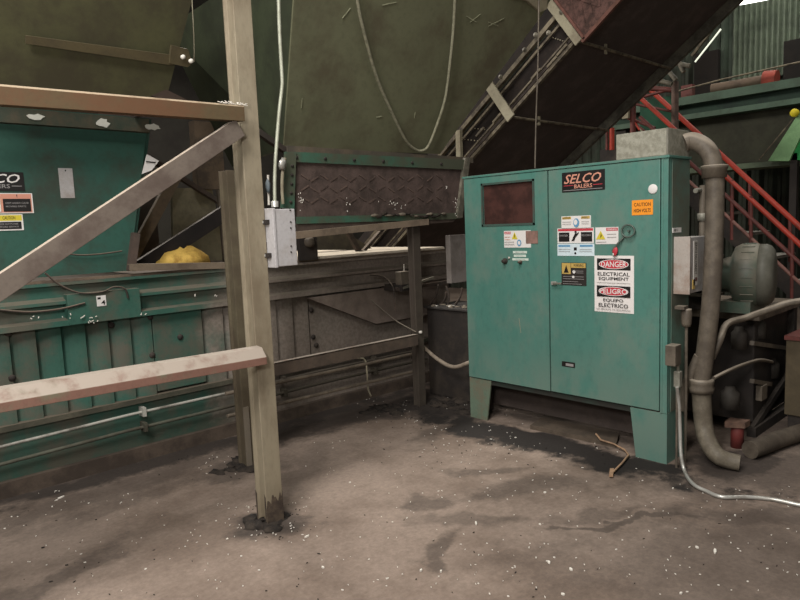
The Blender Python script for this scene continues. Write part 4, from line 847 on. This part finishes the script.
for yy_ in (1.9, 2.6): MB().box((gx, yy_, 0), (gx+.08, yy_+.08, 2.3), dark_m).build('leg', gc)
MB().beam(RX(759, 160, gx), RX(792, 120, gx), .01, .015, frm).build('cable', gc)
# far bay: diagonal roof bits, tube lights
tag(MB().beam(RX(640, 75, 11.5), RX(760, -20, 11.5), .04, .08, paint('roof_bar', '#5b574b', '#45423a', .4, 6, .7)).build('roof_bar'), 'grey bar slanting beside the conveyor edge in the far background', 'bar')
ft = thing('tube_light', 'thin lit fluorescent tube hanging slanted in the far background', 'light', (11, 4.5, 4.2))
MB().tube([RX(695, 62, 11.2), RX(721, 29, 11.2)], .014, emit('tube_glow', '#e8ecd8', .7), 8).build('tube', ft)
MB().beam(RX(692, 56, 11.3), RX(718, 22, 11.3), .05, .04, frm).build('fixture', ft)
hl = thing('ceiling_light', 'bright light strip at the very top near the corrugated wall', 'light', (11, 4, 5))
MB().beam(RX(736, 3, 11.0), RX(768, -3, 11.0), .12, .05, emit('lamp_glow', '#f6f6f0', 6)).build('diffuser', hl)
MB().beam(RX(736, 3, 11.0)+V((0, 0, .08)), RX(768, -3, 11.0)+V((0, 0, .08)), .16, .05, frm).build('housing', hl)
m = MB()
for i, (a, b) in enumerate((((660, 75), (680, 60)), ((664, 66), (676, 80)), ((668, 62), (690, 66)), ((656, 80), (672, 84)), ((676, 58), (684, 72)))): m.tube([RX(a[0], a[1], 7.3), RX(b[0], b[1], 7.3)], .025, paint('roller_steel'), 8)
m.build('drive_linkage', cv, label='tangled greyish drive linkage')

# ------------------------------------------------------------ lights
def area(name, loc, tgt, size, power, col=(1, .95, .88)):
    l = bpy.data.lights.new(name, 'AREA'); l.shape = 'RECTANGLE'; l.size = size[0]; l.size_y = size[1]; l.energy = power; l.color = col
    o = bpy.data.objects.new(name, l); C.objects.link(o); o.location = loc
    o.rotation_euler = (V(tgt)-V(loc)).to_track_quat('-Z', 'Y').to_euler(); return o
area('camera_side_light', (-1.6, 1.0, 4.6), (2.6, 3.0, .5), (1.2, 1.2), 170, (1, .97, .94))
area('camera_side_light', (-.3, .5, 2.2), (2.6, 2.7, .3), (.4, .4), 46, (1, .97, .94))  # flash-like fill added beside the camera to brighten the near floor
area('overhead_light', (-.3, 1.2, 7.0), (2.2, 2.8, 0), (3, 2), 300, (1, .97, .92))
area('overhead_light', (10.6, 3.2, 6.9), (12, 3.4, 3.8), (1.2, .6), 55, (.98, 1, .92))
area('overhead_light', (9.0, 1.0, 7.2), (8.2, 2.2, 1.5), (1.5, 1.5), 90, (1, .96, .9))
area('overhead_light', (3.6, 8.8, 6.0), (3.6, 5.2, 1.3), (2.5, 1), 420, (1, .94, .86))  # unseen rear lamp, strengthened to brighten the deck board and grey panel
w = bpy.data.worlds.new('world'); sc.world = w; w.use_nodes = True
w.node_tree.nodes['Background'].inputs[0].default_value = (.5, .48, .44, 1); w.node_tree.nodes['Background'].inputs[1].default_value = .3
sc.view_settings.view_transform = 'Standard'; sc.view_settings.look = 'None'; sc.view_settings.gamma = 1; sc.view_settings.exposure = .2
for o in sc.objects:
    if '_b' in o: del o['_b']
